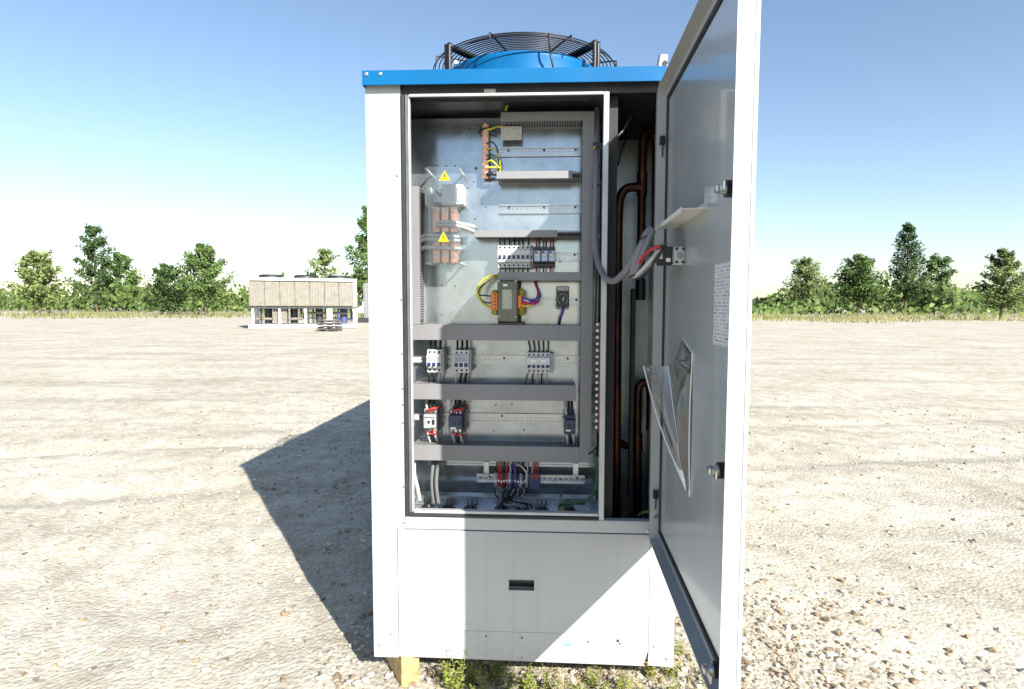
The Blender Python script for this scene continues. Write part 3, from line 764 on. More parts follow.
# ================================================================== wiring ducts
F = 0.19
mat('wire_shade_fill', (0.022, 0.022, 0.026), 0.5, var=0.6, vscale=90, bump=1.0, bscale=160)  # black block for the packed wires, added to darken the gaps between fingers
LIFT = Vector((0, 0, 0.007))          # the plate and all that is screwed to it
def fingers(mb, a0, a1, fix0, fix1, axis, y0, y1):
    a = a0 + 0.002
    while a + 0.0050 < a1:
        if axis == 0: mb.box(a, a + 0.0046, y0, y1, fix0, fix1)
        else: mb.box(fix0, fix1, y0, y1, a, a + 0.0050)
        a += 0.0094
def duct(x0, x1, z0, z1, axis, label, cover=None, depth=0.099):
    yb = 0.2495; yf = yb - depth
    x0, x1 = 0.635 + (x0 - 0.635) * 0.982, 0.635 + (x1 - 0.635) * 0.982
    z0, z1 = 1.38 + (z0 - 1.38) * 0.982, 1.38 + (z1 - 1.38) * 0.982
    if cover: cover = tuple(0.635 + (c - 0.635) * 0.982 for c in cover)
    t = thing('cable_duct', label, 'cable duct', ((x0 + x1) / 2, yb, z0), 'grey slotted wiring ducts')
    p = MB()
    w = 0.0022
    p.box(x0, x1, yb - 0.002, yb, z0, z1)
    if axis == 0:
        for zz in (z0, z1 - w):
            p.box(x0, x1, yb - 0.014, yb - 0.002, zz, zz + w)
            fingers(p, x0, x1, zz, zz + w, 0, yf + 0.002, yb - 0.014)
    else:
        for xx in (x0, x1 - w):
            p.box(xx, xx + w, yb - 0.014, yb - 0.002, z0, z1)
            fingers(p, z0, z1, xx, xx + w, 1, yf + 0.002, yb - 0.014)
    part('slotted_channel', p, 'duct_grey', t)
    e = 0.006
    part('wire_shade_fill', MB().box(x0 + e, x1 - e, yf + 0.012, yb - 0.004, z0 + e, z1 - e, 0.003), 'wire_shade_fill', t)
    c0, c1 = cover if cover else ((x0, x1) if axis == 0 else (z0, z1))
    q = MB()
    if axis == 0:
        q.box(c0, c1, yf - 0.0015, yf + 0.0015, z0 - 0.0008, z1 + 0.0008, 0.0008)
        q.box(c0, c1, yf + 0.0016, yf + 0.008, z1 - 0.0006, z1 + 0.0008); q.box(c0, c1, yf + 0.0016, yf + 0.008, z0 - 0.0008, z0 + 0.0006)
    else:
        q.box(x0 - 0.0008, x1 + 0.0008, yf - 0.0015, yf + 0.0015, c0, c1, 0.0008)
        q.box(x1 - 0.0006, x1 + 0.0008, yf + 0.0016, yf + 0.008, c0, c1); q.box(x0 - 0.0008, x0 + 0.0006, yf + 0.0016, yf + 0.008, c0, c1)
    part('cover', q, 'duct_cover', t)
    return t
vx0, vx1 = 0.745, 0.786
duct(0.442, 0.744, 2.052, 2.082, 0, 'topmost grey slotted duct above the rating plate, under the cabinet ceiling')
duct(0.427, 0.744, 1.843, 1.869, 0, 'sunlit slotted duct just below the copper earth bar', (0.427, 0.707))
duct(0.343, 0.744, 1.629, 1.653, 0, 'slotted duct directly above the row of slim breakers', (0.343, 0.655))
duct(0.432, 0.744, 1.468, 1.498, 0, 'slotted duct between the breaker row and the transformer')
duct(0.100, 0.744, 1.243, 1.300, 0, 'wide slotted duct crossing the plate right below the transformer')
duct(0.100, 0.728, 1.015, 1.073, 0, 'wide slotted duct under the three-pole breakers and above the contactors')
duct(0.100, 0.744, 0.778, 0.836, 0, 'lowest wide slotted duct, under the contactors')
duct(0.097, 0.135, 1.302, 1.817, 1, 'upright slotted duct on the left edge beside the copper bars')
duct(vx0, vx1, 0.778, 2.082, 1, 'full-height upright slotted duct on the right side of the plate')

# ================================================================== mounting rails
def din_rail(x0, x1, zc, label, yb=0.2495, slots=True, mt='rail_steel', gap=0.010, sw_=0.0030):
    t = thing('mounting_rail', label, 'mounting rail', ((x0 + x1) / 2, yb, zc - 0.0175), 'slotted metal mounting rails')
    p = MB()
    p.box(x0, x1, yb - 0.0075, yb - 0.0063, zc + 0.0125, zc + 0.0175); p.box(x0, x1, yb - 0.0075, yb - 0.0063, zc - 0.0175, zc - 0.0125)
    p.box(x0, x1, yb - 0.0063, yb - 0.0012, zc + 0.0125, zc + 0.0137); p.box(x0, x1, yb - 0.0063, yb - 0.0012, zc - 0.0137, zc - 0.0125)
    p.box(x0, x1, yb - 0.0012, yb, zc + sw_, zc + 0.0137); p.box(x0, x1, yb - 0.0012, yb, zc - 0.0137, zc - sw_)
    a = x0
    while a < x1 - 0.004:
        p.box(a, min(x1, a + 0.008), yb - 0.0012, yb, zc - sw_, zc + sw_); a += 0.008 + gap
    part('rail', p, mt, t)
    for f in (0.12, 0.55, 0.93):
        stud('screw', t, (x0 + (x1 - x0) * f, yb - 0.0012, zc), 0.0045, 0.003, mt='dark_metal')
    return t
din_rail(0.430, 0.743, 1.953, 'empty mounting rail next to the earth bar, below the rating plate')
din_rail(0.433, 0.743, 1.740, 'empty mounting rail in the sunlit gap above the breakers')
din_rail(0.428, 0.743, 1.561, 'mounting rail carrying the slim breakers')
din_rail(0.545, 0.743, 1.389, 'mounting rail carrying the black dial thermostat')
din_rail(0.095, 0.743, 1.163, 'mounting rail carrying the white three-pole breakers')
din_rail(0.095, 0.728, 0.935, 'mounting rail carrying the contactors')
t = din_rail(0.345, 0.768, 0.698, 'bright slotted rail near the bottom carrying coloured terminals', yb=0.236, mt='zinc', gap=0.013, sw_=0.0042)
part('standoff', MB().box(0.372, 0.392, 0.2365, 0.262, 0.700, 0.760), 'zinc', t)
part('standoff', MB().box(0.722, 0.742, 0.2365, 0.262, 0.700, 0.760), 'zinc', t)

# ================================================================== breakers
ORD = ['first', 'second', 'third', 'fourth', 'fifth', 'sixth', 'seventh']
def modular_profile(yf, zc, hz=0.041, nose=0.0215, step=0.013):
    yb = 0.2405
    return [(yb, zc - hz), (yf + step, zc - hz), (yf + step, zc - nose - 0.004), (yf, zc - nose), (yf, zc + nose), (yf + step, zc + nose + 0.004), (yf + step, zc + hz), (yb, zc + hz)]
def slim_breaker(x0, w, zc, label, group, yf=0.172, body='device_white', tog='toggle_blue', wire=True, loc_wire='black_wire'):
    t = thing('circuit_breaker', label, 'breaker', (x0 + w / 2, 0.2405, zc - 0.041), group)
    p = MB().prism(modular_profile(yf, zc), 0, x0 + 0.0004, x0 + w - 0.0004)
    part('body', p, body, t)
    q = MB().box(x0 + 0.0035, x0 + w - 0.0035, yf - 0.0015, yf - 0.0002, zc - 0.010, zc + 0.004)
    q.box(x0 + 0.005, x0 + w - 0.005, yf - 0.009, yf - 0.0016, zc - 0.008, zc - 0.002, 0.001)
    part('toggle', q, tog, t)
    for s_ in (-1, 1):
        q = MB().cyl((x0 + w / 2, yf + 0.0127, zc + s_ * 0.033), (x0 + w / 2, yf + 0.0120, zc + s_ * 0.033), 0.0042, 0.0042, 10)
        part('terminal', q, 'black_plastic', t)
    if wire:
        for s_ in (-1, 1):
            j = random.uniform(-0.003, 0.003)
            q = MB().tube([(x0 + w / 2, 0.200, zc + s_ * 0.038), (x0 + w / 2 + j, 0.200, zc + s_ * 0.052), (x0 + w / 2 + 2 * j, 0.215, zc + s_ * 0.074)], 0.0028, 6)
            part('wire', q, loc_wire, t)
    return t
mw = 0.0171
for k in range(7):
    slim_breaker(0.433 + k * mw, mw, 1.5565, ORD[k] + ' of the seven slim white breakers in the upper row, counting from the left', 'slim white breakers in the upper row')
slim_breaker(0.5535, 0.012, 1.5565, 'narrow grey add-on block between the slim breakers and the rocker breakers', None, body='device_grey', wire=False)
for k in range(3):
    x0 = 0.567 + k * 0.0268; w = 0.0265; zc = 1.556
    t = thing('circuit_breaker', ('left', 'middle', 'right')[k] + ' one of the three dark breakers with pale blue fronts and red rockers', 'breaker', (x0 + w / 2, 0.2405, zc - 0.041), 'dark breakers with rockers')
    part('body', MB().prism(modular_profile(0.176, zc, 0.037, 0.022, 0.012), 0, x0 + 0.0005, x0 + w - 0.0005), 'black_plastic', t)
    o = part('bezel', MB().box(x0 + 0.002, x0 + w - 0.002, 0.170, 0.1758, zc - 0.018, zc + 0.021, 0.001), 'bezel_blue', t)
    part('rocker', MB().box(x0 + 0.0055, x0 + w - 0.0055, 0.164, 0.1698, zc - 0.002, zc + 0.009, 0.001), 'device_white', o)
    part('test_button', MB().box(x0 + 0.004, x0 + 0.012, 0.1665, 0.1698, zc + 0.011, zc + 0.018, 0.0008), 'red_plastic', o)
    for s_, mt_ in ((1, 'wire_red'), (-1, 'wire_red'), (1, 'black_wire'), (-1, 'wire_white')):
        xo = x0 + (0.008 if mt_ == 'wire_red' else 0.018)
        part('wire', MB().tube([(xo, 0.205, zc + s_ * 0.035), (xo + 0.001, 0.200, zc + s_ * 0.052), (xo - 0.001, 0.218, zc + s_ * 0.074)], 0.0026, 6), mt_, t)

def pole_breaker(x0, n, mw_, zc, label, aux, group, yf=0.165, wmat=('black_wire', 'black_wire', 'black_wire'), wm2='wire_white'):
    w = n * mw_
    t = thing('circuit_breaker', label, 'breaker', (x0 + w / 2, 0.2405, zc - 0.041), group)
    o = part('body', MB().prism(modular_profile(yf, zc, 0.043, 0.0235, 0.014), 0, x0, x0 + w), 'device_white', t)
    part('front_plate', MB().box(x0 + 0.003, x0 + w - 0.003, yf - 0.0012, yf - 0.0002, zc + 0.000, zc + 0.021), 'device_grey', o)
    for k in range(n):
        xc = x0 + (k + 0.5) * mw_
        q = MB().box(xc - 0.0065, xc + 0.0065, yf - 0.0015, yf - 0.0002, zc - 0.019, zc - 0.004)
        q.box(xc - 0.0045, xc + 0.0045, yf - 0.010, yf - 0.0016, zc - 0.018, zc - 0.011, 0.001)
        part('toggle', q, 'toggle_blue', t)
        for s_ in (-1, 1):
            part('terminal', MB().cyl((xc, yf + 0.0138, zc + s_ * 0.034), (xc, yf + 0.0130, zc + s_ * 0.034), 0.0045, 0.0045, 10), 'black_plastic', t)
        up_ = [(xc, 0.195, zc + 0.041), (xc + 0.001, 0.192, zc + 0.058), (xc - 0.001, 0.206, zc + 0.085)]
        part('wire', MB().tube(up_, 0.0042, 7), wmat[k % 3], t)
        part('ferrule', MB().cyl((xc, 0.195, zc + 0.0432), (xc + 0.0003, 0.1935, zc + 0.053), 0.0047, 0.0047, 8), 'wire_green', t)
        dn = [(xc, 0.195, zc - 0.041), (xc - 0.004, 0.186, zc - 0.058), (xc - 0.009, 0.200, zc - 0.085)]
        part('wire', MB().tube(dn, 0.0042, 7), 'black_wire' if (k + len(label)) % 3 else wm2, t)
        part('ferrule', MB().cyl((xc, 0.195, zc - 0.0432), (xc - 0.002, 0.191, zc - 0.052), 0.0047, 0.0047, 8), 'wire_green', t)
    if aux:
        part('auxiliary_contact', MB().box(x0 + w + 0.0005, x0 + w + 0.009, yf + 0.010, 0.240, zc - 0.038, zc + 0.047, 0.001), 'duct_grey', t)
    return t
pole_breaker(0.165, 3, 0.0185, 1.163, 'white three-pole breaker, the left of the pair, partly in sun', True, 'white three-pole breakers')
pole_breaker(0.268, 3, 0.0185, 1.162, 'white three-pole breaker, the right of the pair, in shade', True, 'white three-pole breakers')
# five-pole block to the right
x0, zc = 0.543, 1.158; n = 5; mw_ = 0.0172
t = thing('circuit_breaker', 'grey-white five-pole breaker block standing alone on the right with a looping wire', 'breaker', (x0 + 0.045, 0.2405, zc - 0.041))
o = part('body', MB().prism(modular_profile(0.172, zc, 0.039, 0.021, 0.013), 0, x0, x0 + n * mw_), 'device_white', t)
for k in range(n):
    xc = x0 + (k + 0.5) * mw_
    q = MB().box(xc - 0.006, xc + 0.006, 0.1705, 0.1718, zc - 0.017, zc - 0.006); q.box(xc - 0.004, xc + 0.004, 0.163, 0.1704, zc - 0.016, zc - 0.010, 0.001)
    part('toggle', q, 'toggle_blue', t)
    for s_ in (-1, 1):
        part('terminal', MB().cyl((xc, 0.1848, zc + s_ * 0.031), (xc, 0.184, zc + s_ * 0.031), 0.0042, 0.0042, 10), 'black_plastic', t)
    part('wire', MB().tube([(xc, 0.2, zc + 0.036), (xc + 0.002, 0.195, zc + 0.055), (xc - 0.006 + 0.002 * k, 0.21, zc + 0.085)], 0.003, 6), 'black_wire', t)
    if k > 0:
        part('wire', MB().tube([(xc, 0.2, zc - 0.036), (xc - 0.006, 0.188, zc - 0.055), (xc - 0.003, 0.205, zc - 0.088)], 0.0028, 6), 'black_wire' if k % 2 else 'wire_white', t)
q = MB().tube([(x0 + 0.008, 0.198, zc - 0.036), (x0 - 0.004, 0.180, zc - 0.060), (x0 - 0.006, 0.170, zc - 0.082), (x0 + 0.004, 0.168, zc - 0.096), (x0 + 0.016, 0.178, zc - 0.088), (x0 + 0.022, 0.20, zc - 0.076)], 0.0022, 6)
part('wire', q, 'black_wire', t)
for a_ in (0.016, 0.052):
    part('marker', MB().box(x0 + a_, x0 + a_ + 0.018, 0.1706, 0.1718, zc + 0.004, zc + 0.013), 'plastic_white', o)
part('auxiliary_contact', MB().box(x0 + n * mw_ + 0.0005, x0 + n * mw_ + 0.015, 0.180, 0.240, zc - 0.036, zc + 0.036, 0.001), 'device_grey', t)

# ================================================================== contactors
def contactor(x0, w, zc, h, label, body, face, big=True, wires=True):
    t = thing('contactor', label, 'contactor', (x0 + w / 2, 0.2405, zc - h / 2), 'contactors on the lower rail')
    yf = 0.158
    p = MB()
    p.box(x0 + 0.002, x0 + w - 0.002, 0.205, 0.2405, zc - h / 2, zc + h / 2, 0.002)
    p.box(x0, x0 + w, 0.182, 0.2045, zc - h * 0.46, zc + h * 0.46, 0.002)
    p.box(x0 + 0.001, x0 + w - 0.001, yf, 0.1815, zc - h * 0.27, zc + h * 0.27, 0.003)
    o = part('body', p, body, t)
    q = MB().box(x0 + w * 0.25, x0 + w * 0.62, yf - 0.0018, yf - 0.0002, zc - h * 0.16, zc + h * 0.10)
    q.m(1).box(x0 + w * 0.36, x0 + w * 0.56, yf - 0.004, yf - 0.0019, zc - h * 0.08, zc + h * 0.05, 0.0008)
    part('indicator', q, [face, 'black_plastic'], o)
    part('marker', MB().box(x0 + w * 0.15, x0 + w * 0.55, yf - 0.0016, yf - 0.0002, zc - h * 0.25, zc - h * 0.18), 'plastic_white', o)
    seam = MB()
    for zz in (0.275, -0.275): seam.box(x0 + 0.001, x0 + w - 0.001, 0.1795, 0.1818, zc + zz * h - 0.0012, zc + zz * h + 0.0012)
    seam.box(x0 + w * 0.06, x0 + w * 0.94, yf - 0.0012, yf - 0.0002, zc + h * 0.15, zc + h * 0.17).box(x0 + w * 0.70, x0 + w * 0.90, yf - 0.0014, yf - 0.0002, zc - h * 0.12, zc + h * 0.08)
    part('seam', seam, 'black_plastic', o)
    for k in range(3):
        xc = x0 + w * (0.2 + 0.28 * k)
        for s_ in (-1, 1):
            part('terminal', MB().box(xc - w * 0.09, xc + w * 0.09, 0.1805, 0.1818, zc + s_ * h * 0.37 - h * 0.06, zc + s_ * h * 0.37 + h * 0.06), 'bolt_steel' if big else 'black_plastic', o)
        if wires:
            part('wire', MB().tube([(xc, 0.192, zc + h * 0.45), (xc - 0.002, 0.186, zc + h * 0.45 + 0.015), (xc - 0.004, 0.205, zc + h * 0.45 + 0.05)], 0.0045, 7), 'black_wire' if k else 'wire_white', t)
            part('ferrule', MB().cyl((xc, 0.192, zc + h * 0.46), (xc - 0.001, 0.1885, zc + h * 0.46 + 0.012), 0.005, 0.005, 8), 'wire_green' if big else 'plastic_white', t)
            part('wire', MB().tube([(xc, 0.192, zc - h * 0.45), (xc + 0.003, 0.184, zc - h * 0.45 - 0.014), (xc + 0.007, 0.204, zc - h * 0.45 - 0.045)], 0.0042, 7), 'wire_white' if k != 1 else 'black_wire', t)
    if big:
        for a_ in (0.0, 0.012, 0.026):
            part('wire', MB().tube([(x0 + w * 0.22 + a_, 0.182, zc + h * 0.30), (x0 + w * 0.30 + a_, 0.166, zc + h * 0.44), (x0 + w * 0.7 + a_ * 0.6, 0.166, zc + h * 0.52), (x0 + w * 1.15, 0.185, zc + h * 0.53), (x0 + w * 1.28, 0.215, zc + h * 0.62)], 0.0026, 6), 'wire_red', t)
        for a_ in (0.0, 0.02):
            part('wire', MB().tube([(x0 + w * 0.2 + a_, 0.182, zc - h * 0.36), (x0 + w * 0.4 + a_, 0.168, zc - h * 0.48), (x0 + w * 0.8 + a_ * 0.3, 0.175, zc - h * 0.53), (x0 + w * 1.12, 0.195, zc - h * 0.55)], 0.0025, 6), 'wire_red', t)
        part('auxiliary_block', MB().box(x0 + w + 0.0005, x0 + w + 0.010, 0.178, 0.238, zc - h * 0.4, zc + h * 0.4, 0.002), 'black_plastic', t)
    return t
contactor(0.150, 0.050, 0.935, 0.096, 'light grey contactor with red wires, at the left end of the lower rail', 'device_grey', 'device_white')
contactor(0.246, 0.054, 0.932, 0.098, 'dark blue contactor with red wires, second from the left on the lower rail', 'device_blue', 'device_blue')
contactor(0.684, 0.044, 0.925, 0.080, 'small black contactor against the right-hand upright duct', 'device_blue', 'black_plastic', False)
part_t = thing('end_clamp', 'small white clamp at the far left of the lower rail', 'clamp', (0.105, 0.2415, 0.92))
part('clamp_body', MB().box(0.098, 0.121, 0.228, 0.2415, 0.925, 0.944, 0.002).box(0.102, 0.117, 0.2225, 0.2275, 0.930, 0.949, 0.002), 'plastic_white', part_t)
part_t = thing('end_clamp', 'white clamp at the far left of the middle rail beside the sunlit breaker', 'clamp', (0.105, 0.2415, 1.15))
part('clamp_body', MB().box(0.096, 0.134, 0.226, 0.2415, 1.152, 1.163, 0.002).box(0.096, 0.128, 0.231, 0.2415, 1.1635, 1.172, 0.001), 'plastic_white', part_t)

# ================================================================== transformer
tr = thing('transformer', 'olive grey control transformer with orange terminals and yellow windings', 'transformer', (0.475, 0.2495, 1.302))
p = MB()
nl = 22
for k in range(nl):
    z0_ = 1.312; 
    y0_ = 0.135 + k * (0.080 / nl)
    e = 0.0004 * (k % 2)
    p.box(0.437 + e, 0.509 - e, y0_, y0_ + 0.080 / nl - 0.0003, 1.316 + e, 1.462 - e)
core = part('core', p, 'core_steel', tr)
part('front_cap', MB().box(0.4365, 0.5095, 0.128, 0.1347, 1.3155, 1.4625, 0.003), 'core_steel', tr)
part('nameplate', MB().box(0.454, 0.4895, 0.1265, 0.1278, 1.362, 1.432), 'plate_print', core)
part('marker', MB().box(0.457, 0.473, 0.1265, 0.1278, 1.444, 1.452), 'plastic_white', core)
for (a_, b_, c_, d_2) in ((0.410, 0.4362, 1.338, 1.432), (0.5098, 0.536, 1.338, 1.437)):
    part('winding', MB().box(a_, b_, 0.150, 0.210, c_, d_2, 0.008), 'coil_tape', tr)
for (x_a, x_b, za, zb, n) in ((0.411, 0.436, 1.357, 1.421, 5), (0.510, 0.534, 1.364, 1.411, 4)):
    tb = part('terminal_block', MB().box(x_a, x_b, 0.134, 0.1495, za, zb, 0.002), 'orange_plastic', tr)
    for k in range(n):
        zz = za + (k + 0.5) * (zb - za) / n
        part('terminal', MB().cyl(((x_a + x_b) / 2 + 0.003, 0.1338, zz), ((x_a + x_b) / 2 + 0.003, 0.1330, zz), 0.0036, 0.0036, 8), 'dark_metal', tb)
for a_ in (0.43, 0.505):
    part('foot', MB().box(a_, a_ + 0.012, 0.216, 0.2485, 1.305, 1.4725, 0.001), 'dark_metal', tr)
for (x_, z_) in ((0.4425, 1.327), (0.4425, 1.456), (0.5035, 1.327), (0.5035, 1.456)):
    stud('bolt', tr, (x_, 0.128, z_), 0.004, 0.004)
part('shadow_slab', MB().box(0.437, 0.53, 0.15, 0.248, 1.3025, 1.311, 0.001), 'dark_metal', tr)  # dark slab added as the shadow beneath the transformer
for mt_, pts, r_ in (('wire_yellow', [(0.4089, 0.1300, 1.3647), (0.3892, 0.1100, 1.3793), (0.3705, 0.1000, 1.4044), (0.3651, 0.1000, 1.4296), (0.3772, 0.1200, 1.4591), (0.3983, 0.1600, 1.4790), (0.4318, 0.2000, 1.4885)], 0.0040),
                     ('wire_yellow', [(0.4084, 0.1350, 1.3683), (0.3795, 0.1300, 1.3902), (0.3722, 0.1300, 1.4230), (0.3883, 0.1500, 1.4529), (0.4280, 0.2000, 1.4828)], 0.0032),
                     ('black_wire', [(0.4126, 0.1300, 1.4085), (0.3917, 0.1200, 1.4102), (0.3674, 0.1100, 1.4117)], 0.0026),
                     ('black_wire', [(0.4126, 0.1300, 1.3830), (0.3917, 0.1200, 1.3865), (0.3710, 0.1100, 1.4045), (0.3735, 0.1200, 1.4373), (0.3972, 0.1700, 1.4647), (0.4308, 0.2100, 1.4852)], 0.0026)):
    part('wire', MB().tube(pts, r_, 7), mt_, tr)
for mt_, pts, r_ in (('wire_purple', [(0.5262, 0.1300, 1.3979), (0.5522, 0.1200, 1.3870), (0.5810, 0.1300, 1.3908), (0.5914, 0.1500, 1.4129), (0.5797, 0.1700, 1.4428), (0.5713, 0.2000, 1.4736)], 0.0042),
                     ('wire_red', [(0.5262, 0.1300, 1.3870), (0.5559, 0.1200, 1.3798), (0.5847, 0.1300, 1.3872), (0.5876, 0.1550, 1.4203), (0.5760, 0.1700, 1.4465), (0.5675, 0.2000, 1.4736)], 0.0036),
                     ('wire_purple', [(0.5262, 0.1300, 1.4052), (0.5556, 0.1250, 1.3943), (0.5770, 0.1400, 1.3981), (0.5838, 0.1600, 1.4204), (0.5757, 0.1800, 1.4505), (0.5711, 0.2050, 1.4738)], 0.0034),
                     ('wire_yellow', [(0.5263, 0.1300, 1.3742), (0.5411, 0.1250, 1.3725), (0.5595, 0.1200, 1.3762)], 0.0036),
                     ('wire_white', [(0.5338, 0.1250, 1.3942), (0.5524, 0.1150, 1.3888)], 0.0036)):
    part('wire', MB().tube(pts, r_, 7), mt_, tr)

# ================================================================== thermostat
th = thing('thermostat', 'black square dial thermostat with a beige top, hung with a purple wire', 'thermostat', (0.676, 0.2415, 1.365))
part('housing', MB().box(0.652, 0.700, 0.196, 0.2415, 1.362, 1.447, 0.002), 'duct_cover', th)
o = part('dial_plate', MB().box(0.6525, 0.6995, 0.1845, 0.1958, 1.371, 1.427, 0.002), 'black_plastic', th)
part('knob', MB().cyl((0.676, 0.1844, 1.399), (0.676, 0.174, 1.399), 0.013, 0.011, 20), 'black_plastic', o)
q = MB().add([(0.6745, 0.1736, 1.392), (0.6765, 0.1736, 1.391), (0.681, 0.1736, 1.407), (0.679, 0.1736, 1.408)], [(0, 1, 2, 3)])
part('pointer', q, 'plastic_white', o)
for k in range(11):
    a = math.radians(-50 + k * 28)
    ca, sa = math.cos(a), math.sin(a)
    part('scale_mark', MB().box(0.676 + 0.0185 * ca - 0.0008, 0.676 + 0.0185 * ca + 0.0008, 0.1838, 0.1844, 1.399 + 0.0185 * sa - 0.0016, 1.399 + 0.0185 * sa + 0.0016), 'plastic_white', o)
part('name_strip', MB().box(0.655, 0.697, 0.1945, 0.1958, 1.430, 1.444), 'label_print', th)
part('wire', MB().tube([(0.6771, 0.2000, 1.3727), (0.6734, 0.1900, 1.3465), (0.6660, 0.1900, 1.3278), (0.6608, 0.2100, 1.3008)], 0.0045, 8), 'wire_purple', th)
part('wire', MB().tube([(0.6827, 0.2000, 1.3727), (0.6789, 0.1900, 1.3540), (0.6699, 0.1950, 1.3277), (0.6647, 0.2150, 1.3006)], 0.0032, 8), 'wire_purple', th)

# ================================================================== copper earth bar
eb = thing('earth_bar', 'upright copper earth bar studded with bolts, yellow-green wires on its right', 'earth bar', (0.383, 0.2495, 1.846))
p = MB().box(0.3715, 0.3955, 0.212, 0.218, 1.849, 2.047, 0.001)
bar = part('bar', p, 'copper_bar', eb)
for z_ in (1.853, 2.02):
    part('insulator', MB().cyl((0.3835, 0.2185, z_ + 0.012), (0.3835, 0.249, z_ + 0.012), 0.010, 0.010, 12), 'black_plastic', eb)
for k in range(9):
    stud('bolt', bar, (0.3835, 0.212, 1.862 + k * 0.0225), 0.0068 if k > 1 else 0.0085, 0.007, seg=6)
for mt_, za, r_, sp_ in (('black_wire', 1.975, 0.0026, 0.045), ('wire_yellow', 1.952, 0.0024, 0.05), ('wire_green', 1.93, 0.0026, 0.045), ('wire_yellow', 1.907, 0.0030, 0.052), ('black_wire', 1.918, 0.0024, 0.05)):
    part('wire', MB().tube([(0.390, 0.206, za), (0.41, 0.198, za + 0.003), (0.384 + sp_, 0.20, za - 0.022), (0.388 + sp_, 0.212, 1.893), (0.384 + sp_, 0.222, 1.868)], r_, 7), mt_, eb)
part('wire', MB().tube([(0.39, 0.206, 1.886), (0.405, 0.20, 1.887), (0.436, 0.205, 1.886)], 0.0036, 8), 'wire_yellow', eb)
part('wire', MB().tube([(0.39, 0.206, 1.862), (0.41, 0.2, 1.864), (0.43, 0.208, 1.862)], 0.007, 8), 'black_wire', eb)
part('wire', MB().tube([(0.39, 0.208, 2.027), (0.405, 0.20, 2.026), (0.425, 0.205, 2.035), (0.446, 0.21, 2.038)], 0.0040, 8), 'wire_yellow', eb)
part('wire', MB().tube([(0.36, 0.225, 2.022), (0.372, 0.21, 2.028), (0.395, 0.206, 2.03), (0.42, 0.215, 2.02)], 0.004, 8), 'black_wire', eb)

# rating plate
rp = thing('rating_plate', 'beige printed rating plate under the topmost duct', 'plate', (0.48, 0.2495, 1.985))
part('plate', MB().box(0.442, 0.520, 0.2025, 0.204, 1.986, 2.036), 'label_print', rp)
part('bracket', MB().box(0.447, 0.515, 0.2045, 0.249, 2.030, 2.032), 'zinc', rp)

# ================================================================== main supply terminals
ms = thing('supply_terminals', 'copper supply bars in two rows with pale cables behind a clear guard', 'terminals', (0.237, 0.2495, 1.53))
for zlo, zhi in ((1.650, 1.744), (1.535, 1.628)):
    for k in range(3):
        xc = 0.196 + k * 0.0345
        o = part('copper_bar', MB().box(xc - 0.0135, xc + 0.0135, 0.207, 0.213, zlo, zhi, 0.001), 'copper_bar', ms)
        part('insulator', MB().box(xc - 0.013, xc + 0.013, 0.2135, 0.249, zlo + 0.01, zhi - 0.01, 0.003), 'duct_grey', ms)
        for zz in (zlo + 0.018, zhi - 0.022):
            stud('bolt', o, (xc, 0.207, zz + (0.006 if k == 1 else 0)), 0.0075, 0.008, seg=6)
sb = part('switch_base', MB().box(0.222, 0.304, 0.180, 0.249, 1.748, 1.822, 0.003), 'device_white', ms)
q = MB()
for k in range(3): q.box(0.232 + k * 0.024, 0.244 + k * 0.024, 0.176, 0.1798, 1.760, 1.81, 0.001)
part('arc_cover', q, 'device_white', sb)
part('bracket', MB().box(0.166, 0.172, 0.16, 0.249, 1.742, 1.822).box(0.1725, 0.20, 0.235, 0.249, 1.742, 1.75), 'plastic_white', ms)
part('lever', MB().tube([(0.176, 0.175, 1.819), (0.198, 0.168, 1.808), (0.222, 0.172, 1.790)], 0.0055, 8, 3), 'plastic_white', ms)
part('clamp', MB().box(0.196, 0.221, 0.20, 0.249, 1.795, 1.808, 0.002).box(0.19, 0.222, 0.2, 0.249, 1.749, 1.760, 0.002), 'device_blue', ms)
for (py0, py1, xend) in ((234, 234.5, 0.27), (238, 239.5, 0.275), (246, 246, 0.28)):
    z0_ = 1.606 + (241 - py0) * 0.0037; 
    pts = [(0.118, 0.215, z0_ - 0.012), (0.140, 0.195, z0_ - 0.004), (0.165, 0.180, z0_ + 0.004), (0.215, 0.186, z0_ + 0.003), (xend, 0.199, z0_)]
    part('cable', MB().tube(pts, 0.0068, 9), 'wire_white', ms)
    part('cable_lug', MB().cyl((xend - 0.012, 0.1965, z0_), (xend + 0.014, 0.200, z0_), 0.0072, 0.005, 10), 'zinc', ms)
for (za, zb) in ((1.684, 1.668), (1.672, 1.650)):
    part('cable', MB().tube([(0.20, 0.197, za), (0.245, 0.188, za + 0.002), (0.30, 0.188, za - 0.006), (0.345, 0.200, zb)], 0.0062, 9), 'wire_white', ms)
